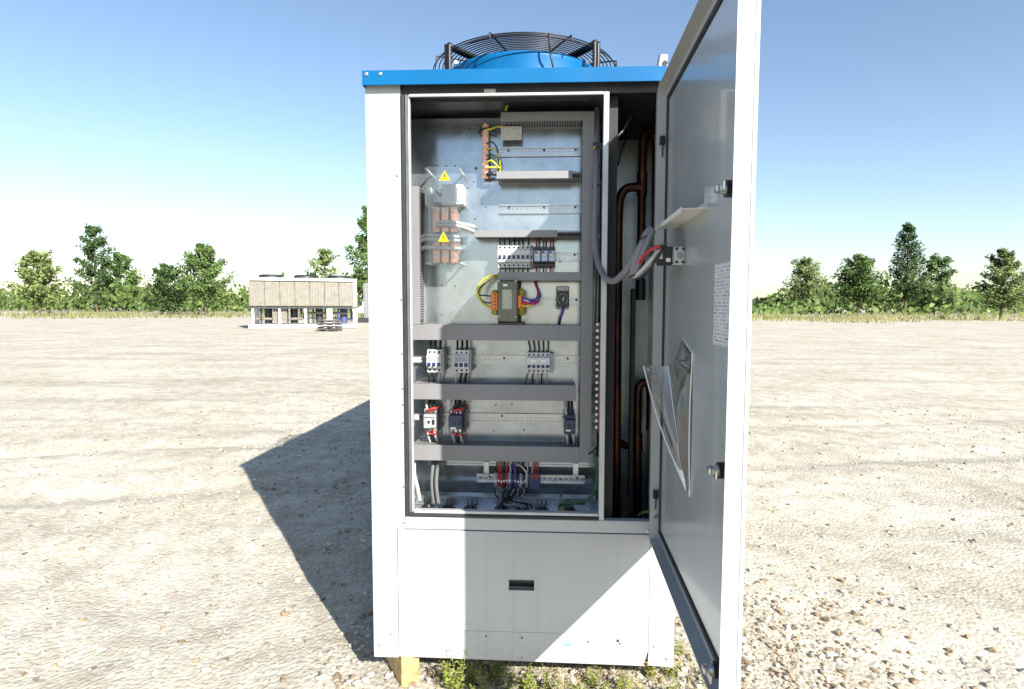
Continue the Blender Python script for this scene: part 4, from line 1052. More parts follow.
# clear guard with warning triangles
cg = thing('clear_guard', 'clear plastic guard with two yellow warning triangles over the copper bars', 'guard', (0.235, 0.151, 1.52))
part('sheet', MB().box(0.166, 0.300, 0.150, 0.153, 1.523, 1.880, 0.0008), 'polycarbonate', cg)
for (x_, z_) in ((0.172, 1.872), (0.294, 1.872), (0.172, 1.531), (0.294, 1.531)):
    part('spacer', MB().cyl((x_, 0.1535, z_), (x_, 0.249, z_), 0.004, 0.004, 10), 'plastic_white', cg)
for (xc, zb) in ((0.241, 1.829), (0.235, 1.608)):
    s_ = 0.040; h_ = s_ * 0.9
    q = MB().prism([(xc - s_ / 2, zb), (xc + s_ / 2, zb), (xc, zb + h_)], 1, 0.1488, 0.1497)
    o = part('warning_triangle', q, 'yellow_sign', cg, 'yellow triangle with a lightning bolt')
    b = [(0.000, 0.026), (-0.005, 0.014), (-0.001, 0.0145), (-0.003, 0.005), (0.005, 0.017), (0.001, 0.0165), (0.004, 0.026)]
    part('bolt_symbol', MB().prism([(xc - 0.0005 + u, zb + v) for u, v in b], 1, 0.1480, 0.1487), 'black_plastic', o)
    e = MB()
    pts = [(xc - s_ / 2 + 0.003, zb + 0.0018), (xc + s_ / 2 - 0.003, zb + 0.0018), (xc, zb + h_ - 0.0036)]
    for i in range(3):
        a, b2 = pts[i], pts[(i + 1) % 3]
        e.tube([(a[0], 0.1486, a[1]), (b2[0], 0.1486, b2[1])], 0.0005, 4, 1)
    part('border', e, 'black_plastic', o)

# ================================================================== coloured terminals on the bottom rail
cols = ['device_grey', 'red_plastic', 'red_plastic', 'black_plastic', 'red_plastic', 'device_grey', 'black_plastic', 'wire_purple', 'black_plastic', 'device_grey', 'black_plastic', 'device_grey']
names = {'red_plastic': 'red', 'device_grey': 'grey', 'wire_purple': 'purple', 'black_plastic': 'black'}
x = 0.418
seen = {}
tilt = random.Random(17)
for k, c in enumerate(cols):
    w = 0.0108
    seen[c] = seen.get(c, 0) + 1
    lab = ORD[seen[c] - 1] + ' ' + names[c] + ' terminal block from the left on the bright bottom rail'
    t = thing('terminal_block', lab, 'terminal', (x + w / 2, 0.2285, 0.668), 'coloured terminal blocks on the bottom rail')
    zc = 0.700 + tilt.uniform(-0.002, 0.002); hh = 0.027 + 0.003 * (k % 3 == 0)
    prof = [(0.2285, zc - hh), (0.203, zc - hh), (0.192, zc - 0.011), (0.192, zc + 0.011), (0.203, zc + hh), (0.2285, zc + hh)]
    o = part('body', MB().prism(prof, 0, x, x + w - 0.0008), c, t)
    part('clamp_screw', MB().cyl((x + w / 2, 0.1995, zc + 0.018), (x + w / 2, 0.1965, zc + 0.017), 0.0033, 0.0033, 8), 'bolt_steel', o)
    part('clamp_screw', MB().cyl((x + w / 2, 0.1995, zc - 0.018), (x + w / 2, 0.1965, zc - 0.017), 0.0033, 0.0033, 8), 'black_plastic', o)
    part('marker', MB().box(x + 0.002, x + w - 0.003, 0.1908, 0.1918, zc - 0.004, zc + 0.004), 'plastic_white', o)
    up_c = {'red_plastic': 'wire_red', 'wire_purple': 'wire_purple'}.get(c, 'wire_white' if k % 2 else 'black_wire')
    part('wire', MB().tube([(x + w / 2, 0.206, zc + 0.024), (x + w / 2 + tilt.uniform(-0.004, 0.004), 0.198, zc + 0.046), (x + w / 2 + tilt.uniform(-0.006, 0.006), 0.215, zc + 0.095)], 0.0030, 7), up_c if k % 3 else 'black_wire', t)
    if k % 4 != 3:
        part('wire', MB().tube([(x + w / 2, 0.206, zc - 0.024), (x + w / 2 - 0.004, 0.190, zc - 0.044 - tilt.uniform(0, 0.012)), (0.458 + 0.35 * (x - 0.458), 0.165, zc - 0.066)], 0.003, 7), 'wire_grey' if k % 3 else 'black_wire', t)
    x += w
t = thing('terminal_block', 'wide blue terminal block at the right end of the coloured terminals', 'terminal', (0.572, 0.2285, 0.668), 'coloured terminal blocks on the bottom rail')
o = part('body', MB().box(0.551, 0.594, 0.196, 0.2285, 0.668, 0.730, 0.002), 'device_blue', t)
part('top_strip', MB().box(0.560, 0.586, 0.1935, 0.1958, 0.712, 0.727), 'red_plastic', o)
for k in range(3):
    part('wire', MB().tube([(0.562 + k * 0.01, 0.205, 0.729), (0.565 + k * 0.01, 0.2, 0.75), (0.56 + k * 0.01, 0.215, 0.79)], 0.003, 6), 'wire_red' if k else 'wire_white', t)

# ================================================================== cables
def cable(pts, r, mt_, name, label, group=None, seg=9, squash=None, cat='cable'):
    return solo(name, MB().tube(pts, r, seg, squash=squash), mt_, label, cat, pts[-1], group)
cable([(0.462, 0.168, 0.642), (0.466, 0.145, 0.645), (0.455, 0.118, 0.640), (0.462, 0.122, 0.632), (0.500, 0.12, 0.628), (0.525, 0.12, 0.618), (0.518, 0.125, 0.612), (0.50, 0.13, 0.606)], 0.0055, 'black_wire', 'cable_bundle', 'black cable bundle dropping from the coloured terminals to the floor')
cable([(0.452, 0.170, 0.648), (0.446, 0.14, 0.642), (0.470, 0.115, 0.634), (0.512, 0.115, 0.632), (0.528, 0.118, 0.622), (0.53, 0.122, 0.606)], 0.0045, 'wire_grey', 'cable', 'grey cable winding from the terminals to the compartment floor')
cable([(0.492, 0.168, 0.655), (0.486, 0.14, 0.650), (0.468, 0.12, 0.646), (0.480, 0.13, 0.628), (0.545, 0.13, 0.614), (0.55, 0.13, 0.606)], 0.0042, 'black_wire', 'cable', 'thin black cable lying low beside the bundle under the terminals')
cable([(0.5051, 0.2000, 0.7651), (0.5290, 0.1850, 0.7542), (0.5446, 0.1800, 0.7287), (0.5370, 0.1800, 0.7052), (0.5135, 0.1900, 0.6860)], 0.0032, 'wire_white', 'wire_loop', 'white wire looping over the front of the coloured terminals', cat='wire')
cable([(0.4819, 0.2000, 0.7648), (0.4987, 0.1800, 0.7435), (0.4949, 0.1800, 0.7123), (0.4712, 0.1900, 0.6774)], 0.0032, 'wire_purple', 'wire', 'purple wire running down over the coloured terminals', cat='wire')
cable([(0.7966, 0.1600, 0.8269), (0.8070, 0.1400, 0.7642), (0.8025, 0.1200, 0.7023), (0.7728, 0.1100, 0.6636), (0.7252, 0.1100, 0.6476), (0.6810, 0.1100, 0.6430), (0.6665, 0.1200, 0.6240), (0.6815, 0.1200, 0.6129)], 0.0055, 'wire_green', 'earth_wire', 'green earth wire curving down the lower right corner of the compartment', cat='wire')
cable([(0.6683, 0.1180, 0.6285), (0.6739, 0.1170, 0.6195), (0.6851, 0.1170, 0.6121)], 0.0062, 'wire_yellow', 'wire_end', 'short yellow tail where the green wire meets the floor', cat='wire')
cable([(0.6718, 0.2400, 0.6449), (0.6833, 0.2200, 0.6280), (0.7176, 0.2000, 0.6158), (0.7663, 0.1800, 0.6199)], 0.004, 'wire_green', 'wire', 'thin green wire at the back of the compartment floor', cat='wire')
for k, (dx, mt_) in enumerate(((-0.006, 'black_wire'), (0.010, 'black_wire'), (0.024, 'wire_grey'))):
    cable([(0.470 + dx, 0.190, 0.668), (0.462 + dx, 0.165, 0.652), (0.474 + dx, 0.15, 0.640), (0.520 + dx, 0.15, 0.634), (0.548 + dx, 0.155, 0.622), (0.556 + dx, 0.16, 0.606)], 0.0038, mt_, 'wire_loop',
          ('leftmost', 'middle', 'rightmost')[k] + ' of the three loose wires looping from the terminals towards the floor glands', cat='wire')
# flat grey conduits bottom left
cable([(0.1046, 0.2000, 0.7784), (0.1162, 0.1500, 0.7304), (0.1344, 0.1200, 0.6901), (0.1415, 0.1200, 0.6442)], 0.012, 'wire_white', 'flat_conduit', 'pale sunlit conduit in the lower left corner', 'conduits at the lower left', squash=0.55)
cable([(0.2063, 0.2000, 0.7760), (0.2004, 0.1700, 0.7453), (0.2002, 0.1500, 0.6931), (0.2093, 0.1400, 0.6270)], 0.011, 'conduit_grey', 'flat_conduit', 'grey conduit bending down to the floor right of the pale one', 'conduits at the lower left', squash=0.7)
cable([(0.1808, 0.2100, 0.7729), (0.1809, 0.1800, 0.7420), (0.1827, 0.1600, 0.6857), (0.1919, 0.1500, 0.6231)], 0.008, 'conduit_grey', 'flat_conduit', 'thin dark conduit hugging the grey conduit', 'conduits at the lower left')
cable([(0.1054, 0.1800, 1.3067), (0.1236, 0.1600, 1.3131), (0.1399, 0.1550, 1.3122), (0.1539, 0.1600, 1.3188)], 0.0028, 'black_wire', 'wire', 'stray black wire end at the foot of the left upright duct', cat='wire')
cable([(0.1274, 0.1600, 1.3112), (0.1380, 0.1550, 1.3133)], 0.0034, 'wire_yellow', 'wire_end', 'tiny yellow wire sleeve at the foot of the left upright duct', cat='wire')
# cables leaving towards the door
loom = [(0.7969, 0.2200, 2.1398), (0.7914, 0.1400, 1.9308), (0.7870, 0.1000, 1.7472), (0.7839, 0.0600, 1.6029), (0.7921, 0.0200, 1.5239), (0.8102, -0.0500, 1.4695), (0.8346, -0.1000, 1.4544), (0.8588, -0.1600, 1.4768), (0.8775, -0.2000, 1.5078), (0.8977, -0.2400, 1.5519), (0.9167, -0.2800, 1.5922)]
cable(loom, 0.0105, 'wire_grey', 'cable_loom', 'thick grey cable loom hanging from the compartment across to the door', seg=12)
for k, (a_, r_) in enumerate(((0, 0.0105), (5, 0.009))):
    cable([(0.9215, -0.2850, 1.5958), (0.9074, -0.2850, 1.5845), (0.8917, -0.2800, 1.5451), (0.8802, -0.2650, 1.5060), (0.8728, -0.2500, 1.4660)] if k == 0 else [(0.9227, -0.2950, 1.5888), (0.9136, -0.3000, 1.5741), (0.9009, -0.2950, 1.5379), (0.8876, -0.2750, 1.4966), (0.8765, -0.2550, 1.4629)],
          r_, 'wire_grey', 'cable', ('outer', 'inner')[k] + ' grey cable dropping from the shelf corner to the red and white wires', seg=10)
d2 = Vector((0.45, 0.0, -1.0)).normalized()
for c_, r_, lab in (((0.9022, -0.2870, 1.5728), 0.0165, 'black tie round the grey cables just below the shelf corner'), ((0.8765, -0.2550, 1.4658), 0.0155, 'black tie where the grey cables meet the red and white wires')):
    solo('cable_tie', MB().cyl(Vector(c_) - d2 * 0.0025, Vector(c_) + d2 * 0.0025, r_, r_, 14), 'black_plastic', lab, 'cable tie', c_, 'black cable ties on the door cables')
cable([(0.9512, 0.3000, 2.1582), (0.9165, 0.2000, 2.0600), (0.8789, 0.1200, 1.9870), (0.8402, 0.0800, 1.9418), (0.8006, 0.1000, 1.9271), (0.7810, 0.1200, 1.9326)], 0.0042, 'conduit_grey', 'cable', 'thin pale cable sweeping from the dark bay top into the compartment')
cable([(0.9811, 0.3500, 2.1902), (0.9447, 0.3000, 2.0912), (0.8950, 0.2500, 1.9586), (0.8775, 0.2200, 1.8963)], 0.0035, 'black_wire', 'cable', 'thin black cable slanting down the dark bay beside the pipes')
cable([(0.8073, 0.0800, 1.8123), (0.7952, 0.1000, 1.7959), (0.7803, 0.1400, 1.8076), (0.7940, 0.1200, 1.7332), (0.7964, 0.1100, 1.6083), (0.7936, 0.1100, 1.3949), (0.7918, 0.1200, 1.3046)], 0.0035, 'black_wire', 'cable', 'thin black cable running down behind the right-hand frame')
cable([(0.8163, 0.0600, 0.9508), (0.8133, 0.0600, 0.9075), (0.7983, 0.0900, 0.8599), (0.7773, 0.1500, 0.8216)], 0.0035, 'black_wire', 'cable', 'short black cable curving from the side terminal strip to the lowest duct')
cable([(0.9458, 0.0600, 0.5961), (0.9508, 0.0500, 0.6294), (0.9634, 0.0200, 0.6516), (0.9756, -0.0100, 0.6665)], 0.0045, 'wire_green', 'earth_wire', 'short green earth wire joining the cabinet sill to the door', cat='wire')
cb = thing('cable_clip', 'black clip bracket on the right compartment wall near the bay cable', 'clip', (0.81, 0.1, 1.9))
part('bracket', MB().box(0.775, 0.817, 0.09, 0.105, 1.925, 1.945, 0.002), 'black_plastic', cb)
part('tag', MB().box(0.777, 0.783, 0.0885, 0.0898, 1.922, 1.930), 'wire_yellow', cb)
# yellow cable up on the ceiling of the compartment
cable([(0.3847, 0.1600, 2.1261), (0.4257, 0.1500, 2.1221), (0.4618, 0.1500, 2.1181), (0.4701, 0.1600, 2.1056), (0.4615, 0.2000, 2.0941)], 0.005, 'wire_yellow', 'earth_wire', 'yellow earth wire bending along the compartment ceiling into the topmost duct', cat='wire')

# vertical terminal strip on the right-hand wall
ts = thing('terminal_strip', 'red side strip of many white-headed screws on the right compartment wall', 'terminal strip', (0.806, 0.075, 0.93))
part('strip', MB().box(0.800, 0.8165, 0.045, 0.075, 0.925, 1.315, 0.001), 'strip_brown', ts)
for k in range(17):
    zz = 0.938 + k * 0.0228
    stud('terminal_screw', ts, (0.799, 0.052, zz), 0.0058, 0.009, n=(-0.8, -0.6, 0), mt='plastic_white')
    if k % 3 != 1:
        part('wire', MB().tube([(0.800, 0.068, zz), (0.792, 0.09, zz - 0.003), (0.789, 0.14, zz - 0.010 * (k % 2))], 0.0028, 6), 'black_wire' if k % 2 else 'wire_green', ts)

# ================================================================== copper pipes in the bay
def pipe(pts, r, label):
    t = thing('copper_pipe', label, 'pipe', pts[-1], 'copper pipes in the bay')
    part('pipe', MB().tube(pts, r, 14, 6), 'copper_pipe', t)
    return t
def sleeve(t, p0, p1, r):
    part('brazed_sleeve', MB().cyl(p0, p1, r, r, 16), 'copper_pipe', t)
Yp = 0.40
t = pipe([(0.9117, 0.4000, 0.3554), (0.9067, 0.4000, 0.8590), (0.9031, 0.4000, 1.3974), (0.9023, 0.4000, 1.7403), (0.9112, 0.4000, 1.8160), (0.9348, 0.4000, 1.8456), (0.9747, 0.4000, 1.8513), (0.9907, 0.4000, 1.8512)], 0.0185, 'thick copper pipe rising on the left of the bay and elbowing right near the top')
t = pipe([(1.0139, 0.4600, 0.2785), (1.0051, 0.4600, 0.6740), (1.0015, 0.4600, 0.8901), (1.0016, 0.4600, 1.0100), (1.0136, 0.4600, 1.0442), (1.0345, 0.4600, 1.0486), (1.0518, 0.4600, 1.0190), (1.0549, 0.4600, 0.8478)], 0.017, 'copper pipe with a hairpin bend low in the bay')
sleeve(t, (1.0038, 0.4600, 0.7521), (1.0025, 0.4600, 0.8299), 0.0215)
t = pipe([(0.8867, 0.4400, 0.9566), (0.8921, 0.4400, 0.8714), (0.9097, 0.4400, 0.8160), (0.9437, 0.4400, 0.7865), (0.9886, 0.4600, 0.7779)], 0.0165, 'short copper elbow joining the low hairpin pipe')
t = pipe([(0.9933, 0.4200, 1.3978), (0.9967, 0.4200, 1.5611), (0.9976, 0.4200, 1.7430), (0.9972, 0.4200, 1.8831), (0.9988, 0.4200, 2.0220), (1.0061, 0.4200, 2.0654), (1.0275, 0.4300, 2.0799), (1.0513, 0.4500, 2.0656), (1.0589, 0.4600, 1.9719), (1.0643, 0.4600, 1.6875)], 0.0165, 'copper pipe looping over in a U at the top of the bay')
sleeve(t, (0.9975, 0.4200, 1.8192), (0.9975, 0.4200, 1.9149), 0.0215)
vv = thing('valve_cap', 'small black valve body on the U-bend pipe behind the open door edge', 'valve', (1.0004, 0.4200, 1.4633))
part('body', MB().cyl((0.9994, 0.4200, 1.3978), (0.9992, 0.4200, 1.4837), 0.020, 0.020, 14), 'black_plastic', vv)

LIFT = Vector((0, 0, 0))

# ================================================================== fan on the roof
fan = thing('roof_fan', 'large axial fan with black wire guard and blue rim on the roof', 'fan', (0.515, 0.66, 2.163))
fc = Vector((0.510, 0.66, 0))
p = MB(); seg = 72
prof = [(0.405, 2.1635), (0.375, 2.19), (0.352, 2.26), (0.349, 2.355), (0.353, 2.362), (0.357, 2.355), (0.345, 2.353), (0.341, 2.17)]
prof = [(0.402, 2.1635), (0.372, 2.185), (0.353, 2.24), (0.349, 2.345), (0.352, 2.358), (0.347, 2.362), (0.342, 2.352), (0.341, 2.168)]
vs = []; fs = []
for i in range(seg):
    a = 2 * math.pi * i / seg
    for (r_, z_) in prof: vs.append((fc.x + r_ * math.cos(a), fc.y + r_ * math.sin(a), z_))
n = len(prof)
for i in range(seg):
    for k in range(n - 1):
        j = (i + 1) % seg
        fs.append((i * n + k, j * n + k, j * n + k + 1, i * n + k + 1))
p.add(vs, fs, True)
part('shroud', p, 'blue_paint', fan)
g = MB()
R = 0.075
while R < 0.404:
    g.ring((fc.x, fc.y, 2.416 - 0.010 * (R / 0.40) ** 4), R, 0.0026, 80, 5); R += 0.0160
g.ring((fc.x, fc.y, 2.392), 0.4045, 0.0026, 80, 5)
for k in range(8):
    a = math.radians(22.5 + 45 * k + 6); ca, sa = math.cos(a), math.sin(a)
    P_ = lambda r, z: (fc.x + r * ca, fc.y + r * sa, z)
    g.tube([P_(0.07, 2.4155), P_(0.30, 2.413), P_(0.398, 2.411), P_(0.408, 2.40), P_(0.408, 2.385)], 0.0034, 5, 3)
part('wire_guard', g, 'black_wire', fan)
for k in range(4):
    a = math.radians(45 + 90 * k); ca, sa = math.cos(a), math.sin(a); pr = Vector((-sa, ca, 0))
    P_ = lambda r, z: Vector((fc.x + r * ca, fc.y + r * sa, z))
    b_ = MB()
    for s_ in (-0.010, 0.010):
        b_.tube([P_(0.10, 2.395) + pr * s_, P_(0.30, 2.398) + pr * s_, P_(0.402, 2.405) + pr * s_, P_(0.414, 2.40) + pr * s_, P_(0.412, 2.24) + pr * s_, P_(0.400, 2.17) + pr * s_], 0.0090, 7, 3)
    arm = part('support_arm', b_, 'black_wire', fan)
for c_ in ((0.2455, 0.4000, 2.3538), (0.7709, 0.4000, 2.3455)):
    q = MB().cyl(Vector(c_), Vector(c_) + Vector((0, -0.012, 0)), 0.009, 0.007, 12)
    part('bolt', q, 'plastic_white', fan)
part('power_cord', MB().tube([(0.6180, 0.2620, 2.4011), (0.6201, 0.2680, 2.3601), (0.6259, 0.2800, 2.3249), (0.6376, 0.2700, 2.2693)], 0.0042, 7), 'black_wire', fan)
p = MB().cyl((fc.x, fc.y, 2.24), (fc.x, fc.y, 2.40), 0.095, 0.085, 28)
part('motor', p, 'black_plastic', fan)
for k in range(5):
    b_ = MB(); vs = []; fs = []
    a0 = 2 * math.pi * k / 5
    for i in range(7):
        r_ = 0.09 + i * 0.04
        for j in range(5):
            a = a0 + (j - 2) * 0.16 + i * 0.05
            vs.append((fc.x + r_ * math.cos(a), fc.y + r_ * math.sin(a), 2.29 + (j - 2) * 0.016))
    for i in range(6):
        for j in range(4):
            fs.append((i * 5 + j, i * 5 + j + 1, i * 5 + j + 6, i * 5 + j + 5))
    b_.add(vs, fs, True); b_.add([Vector(v) + Vector((0, 0, 0.004)) for v in vs], fs, True)
    part('blade', b_, 'black_plastic', fan)

lb = thing('lifting_bracket', 'small white bracket on the roof corner beside the open door', 'bracket', (1.05, 0.36, 2.163))
part('plate', MB().prism([(1.022, 2.1635), (1.068, 2.1635), (1.068, 2.332), (1.040, 2.332), (1.037, 2.315)], 1, 0.30, 0.306), 'white_paint', lb)
part('strut', MB().tube([(1.024, 0.297, 2.17), (1.026, 0.297, 2.26), (1.038, 0.297, 2.33)], 0.004, 6, 1), 'device_blue', lb)
part('eye', MB().cyl((1.058, 0.299, 2.30), (1.058, 0.297, 2.30), 0.010, 0.010, 14), 'black_plastic', lb)

# ================================================================== timber blocks under the cabinet
def timber(c, ang, L, w, h, label):
    t = MB(Matrix.Translation(c) @ Matrix.Rotation(ang, 4, 'Z')).box(0, w, 0, L, 0, h, 0.003)
    return solo('timber_block', t, 'wood', label, 'block', c, 'timber blocks under the cabinet')
timber(Vector((0.100, 0.0, -0.01)), math.radians(33), 0.24, 0.068, 0.119, 'sunlit yellow timber block propping the left front corner of the cabinet')
timber(Vector((0.95, 0.17, -0.01)), math.radians(-6), 0.26, 0.075, 0.116, 'shaded timber block under the right front corner of the cabinet')

# ================================================================== weeds
mat('weed_leaf', (0.22, 0.27, 0.04), 0.6, var=0.35, vscale=25); mat('weed_stem', (0.20, 0.20, 0.06), 0.7, var=0.2)
mat('dry_grass', (0.42, 0.36, 0.16), 0.8, var=0.25, vscale=30)
MATS['weed_leaf'].node_tree.nodes["Principled BSDF"].inputs["Subsurface Weight"].default_value = 0.0
def weed(x, y, h, n, spread, label, seed, tall=False, cat='weed', dry=0.15):
    r = random.Random(seed)
    z0 = gz(x, y)
    t = thing('weed', label, cat, (x, y, z0), 'weeds along the cabinet foot')
    lf = MB(); sm = MB()
    for k in range(n):
        a = r.uniform(0, 6.28); s_ = spread * r.uniform(0.2, 1.0); hh = 1.25 * h * r.uniform(0.5, 1.0)
        base = Vector((x + r.uniform(-1, 1) * spread * 0.25, y + r.uniform(-1, 1) * spread * 0.25, z0 - 0.004))
        tip = base + Vector((math.cos(a) * s_, math.sin(a) * s_, hh))
        mid = (base + tip) * 0.5 + Vector((r.uniform(-1, 1), r.uniform(-1, 1), 0)) * spread * 0.2
        sm.tube([base, mid, tip], 0.0013, 4, 3, r_end=0.0006)
        nl = r.randint(12, 20)
        for i in range(nl):
            f = 0.12 + 0.88 * i / (nl - 1)
            q = (base.lerp(mid, f * 2) if f < 0.5 else mid.lerp(tip, f * 2 - 1))
            aa = i * 2.4 + r.uniform(-0.5, 0.5)
            L = (0.030 if not tall else 0.022) * (1.15 - 0.75 * f) * r.uniform(0.6, 1.3) * (h / 0.13) ** 0.5
            d = Vector((math.cos(aa), math.sin(aa), r.uniform(0.0, 0.9))).normalized(); sd = d.cross(Vector((0, 0, 1))).normalized() * L * 0.22
            dn = Vector((0, 0, -L * 0.15))
            lf.k = 1 if r.random() < dry else 0
            lf.add([q, q + d * L * 0.5 + sd, q + d * L + dn, q + d * L * 0.5 - sd], [(0, 1, 2, 3)])
    part('leaves', lf, ['weed_leaf', 'dry_grass'], t)
    part('stems', sm, 'weed_stem', t)
    return t
weed(0.300, -0.02, 0.135, 9, 0.045, 'bushy green weed in front of the cabinet foot, right of the timber block', 1)
weed(0.355, 0.02, 0.10, 7, 0.04, 'low dark weed hugging the bushy weed on its right', 2)
weed(0.497, -0.02, 0.095, 6, 0.045, 'yellowish weed below the shaded middle of the lower panel', 3, dry=0.4)
weed(0.560, -0.01, 0.115, 7, 0.045, 'upright green weed below the slot handle', 4)
weed(0.620, 0.01, 0.085, 6, 0.04, 'thin weed tips under the lit triangle of the lower panel', 5, True, dry=0.3)
weed(0.735, 0.00, 0.06, 5, 0.05, 'sparse creeping weed in the gravel under the right half', 6)
weed(0.800, 0.04, 0.075, 5, 0.04, 'small leafy weed peeking out just under the base rail, right half', 7)
weed(0.895, 0.01, 0.075, 6, 0.04, 'green sprout near the shaded timber block', 8)
weed(0.430, 0.06, 0.08, 6, 0.05, 'dark mossy weed in the shade under the base rail', 9)
weed(1.130, 0.22, 0.07, 5, 0.05, 'little weed in the gravel right of the cabinet corner', 10)
weed(1.060, -0.02, 0.07, 5, 0.04, 'weed beside the foot of the open door', 11)
weed(-0.613, 1.383, 0.05, 4, 0.06, 'tiny sprout in the cabinet shadow on the left', 12)
weed(-0.990, 2.227, 0.06, 4, 0.08, 'dark tuft farther back in the cabinet shadow', 13)
weed(0.668, -0.03, 0.085, 6, 0.045, 'dry yellow weed in front of the lit triangle', 14, dry=0.7)
weed(0.845, -0.03, 0.065, 6, 0.05, 'yellow-green weed in the gravel close to the camera, right of the lit triangle', 15, dry=0.45)
weed(0.245, 0.05, 0.07, 5, 0.04, 'low weed just right of the sunlit timber block', 16, dry=0.3)
weed(0.970, -0.05, 0.06, 5, 0.045, 'dry tuft on the gravel under the door hinge corner', 17, dry=0.6)
weed(1.200, 0.05, 0.06, 5, 0.05, 'scrubby weed in the sunny gravel outside the door', 18, dry=0.4)
weed(1.010, 0.10, 0.085, 7, 0.05, 'leafy weed growing round the right corner foot of the cabinet', 19, dry=0.25)
weed(1.085, 0.10, 0.08, 6, 0.045, 'yellowing weed between the corner foot and the open door', 20, dry=0.5)
weed(0.930, -0.06, 0.085, 7, 0.05, 'yellow-green weed nearest the camera below the right corner', 21, dry=0.35)
weed(0.395, -0.05, 0.09, 6, 0.05, 'loose green weed in front of the dark mossy weed', 22, dry=0.2)
weed(1.160, -0.04, 0.06, 6, 0.05, 'flat dry weed right under the open door', 23, dry=0.6)
gr = MB(); r = random.Random(5)
for _ in range(1500):
    x = r.uniform(0.2, 1.35); y = r.uniform(-0.08, 0.30); z0 = gz(x, y)
    L = r.uniform(0.02, 0.065); a = r.uniform(0, 6.28); ln = r.uniform(0.3, 1.4)
    tip = Vector((x + math.cos(a) * L * ln, y + math.sin(a) * L * ln, z0 + L * 0.7)); w = Vector((-math.sin(a), math.cos(a), 0)) * 0.0011
    b = Vector((x, y, z0))
    gr.add([b - w, b + w, tip], [(0, 1, 2)])
setting('dry_grass', gr, 'dry_grass', 'stuff')

# ================================================================== background of the yard
def leafy_mat(name, c):
    mt = mat(name, c, 0.65, var=0.4, vscale=1.3, spec=0.25)
    return mt
leafy_mat('leaf_mid', (0.075, 0.125, 0.03)); leafy_mat('leaf_dark', (0.04, 0.075, 0.02)); leafy_mat('leaf_pale', (0.13, 0.17, 0.05))
mat('bark', (0.10, 0.075, 0.05), 0.9, var=0.3, vscale=8)
def tree(x, y, H, cw, base, leaf, label, seed, n=2600, ls=0.20, conic=0.5, cat='tree'):
    r = random.Random(seed)
    t = thing('tree', label, cat, (x, y, 0), 'trees round the yard')
    tk = MB().tube([(x, y, -0.2), (x + 0.02 * H * r.uniform(-1, 1), y, H * 0.4), (x + 0.02 * H * r.uniform(-1, 1), y, H * 0.9)], 0.018 * H, 8, 4, r_end=0.004 * H)
    cl = []
    nb = 26
    for k in range(nb):
        f = (k + r.random()) / nb
        z = base + (H - base) * f * 0.97
        rad = cw * ((1 - f) ** conic) * (0.55 + 0.45 * min(1, f * 5)) * r.uniform(0.6, 1.05)
        a = k * 2.399 + r.uniform(-0.4, 0.4)
        e = Vector((x + math.cos(a) * rad, y + math.sin(a) * rad, z + rad * r.uniform(0.05, 0.5)))
        s0 = Vector((x, y, max(base * 0.6, z - rad * 0.5)))
        tk.tube([s0, (s0 + e) * 0.5 + Vector((0, 0, 0.05 * rad)), e], 0.006 * H * (1 - 0.6 * f), 5, 2, r_end=0.0015 * H)
        for q in range(5):
            cl.append((s0.lerp(e, 0.35 + 0.65 * q / 4), (0.16 + 0.16 * r.random()) * cw * (1.1 - 0.5 * f)))
    part('trunk', tk, 'bark', t)
    lf = MB()
    for _ in range(n):
        c, s_ = r.choice(cl)
        d = Vector((r.gauss(0, 1), r.gauss(0, 1), r.gauss(0, 0.8))).normalized() * s_ * r.random() ** 0.45
        q = c + d
        u = Vector((r.gauss(0, 1), r.gauss(0, 1), r.gauss(0, 1))).normalized(); v = u.orthogonal().normalized()
        L = ls * r.uniform(0.5, 1.25)
        lf.add([q - u * L * 0.5, q + v * L * 0.28, q + u * L * 0.5, q - v * L * 0.28], [(0, 1, 2, 3)])
    part('crown', lf, leaf, t)
    return t
tree(-14.37, 45, 9.3, 2.5, 1.8, 'leaf_mid', 'tall leafy tree rising behind the left edge of the cabinet', 21, 7500, 0.24, 0.6)
tree(-19.35, 48, 6.2, 2.1, 1.6, 'leaf_pale', 'round pale tree peeking over the distant chiller', 22, 2600, 0.24, 0.4)
tree(-38.87, 62, 8.0, 3.2, 2.0, 'leaf_mid', 'broad tree beyond the left end of the distant chiller', 23, 6500, 0.34, 0.45)
tree(-69.77, 84, 13.5, 3.6, 2.2, 'leaf_dark', 'dark tree on the far left of the yard', 24, 6500, 0.36, 0.5)
tree(-54.77, 58, 7.0, 2.8, 1.4, 'leaf_pale', 'low pale tree at the extreme left', 25, 5200, 0.32, 0.4)
tree(32.66, 60, 6.6, 3.0, 2.0, 'leaf_mid', 'tree standing beyond the open door', 26, 6000, 0.34, 0.5)
tree(48.14, 78, 12.5, 3.4, 2.2, 'leaf_dark', 'tall dark tree on the right of the yard', 27, 6500, 0.38, 0.6)
tree(43.45, 55, 6.6, 2.6, 1.5, 'leaf_pale', 'small pale tree at the extreme right', 28, 5200, 0.32, 0.45)

tree(-45.96, 66, 6.0, 3.0, 0.8, 'leaf_dark', 'dense low tree left of the broad tree', 31, 5200, 0.32, 0.4)
tree(-70.24, 90, 9.5, 3.8, 1.5, 'leaf_mid', 'wide tree overlapping the dark tree on the far left', 32, 6000, 0.40, 0.45)
tree(55.91, 84, 8.5, 3.9, 1.0, 'leaf_mid', 'wide bushy tree overlapping the tall dark tree on the right', 33, 6000, 0.40, 0.4)
tree(42.25, 95, 9.0, 4.2, 1.2, 'leaf_pale', 'pale bushy tree far off beside the open door edge', 34, 6000, 0.42, 0.4)
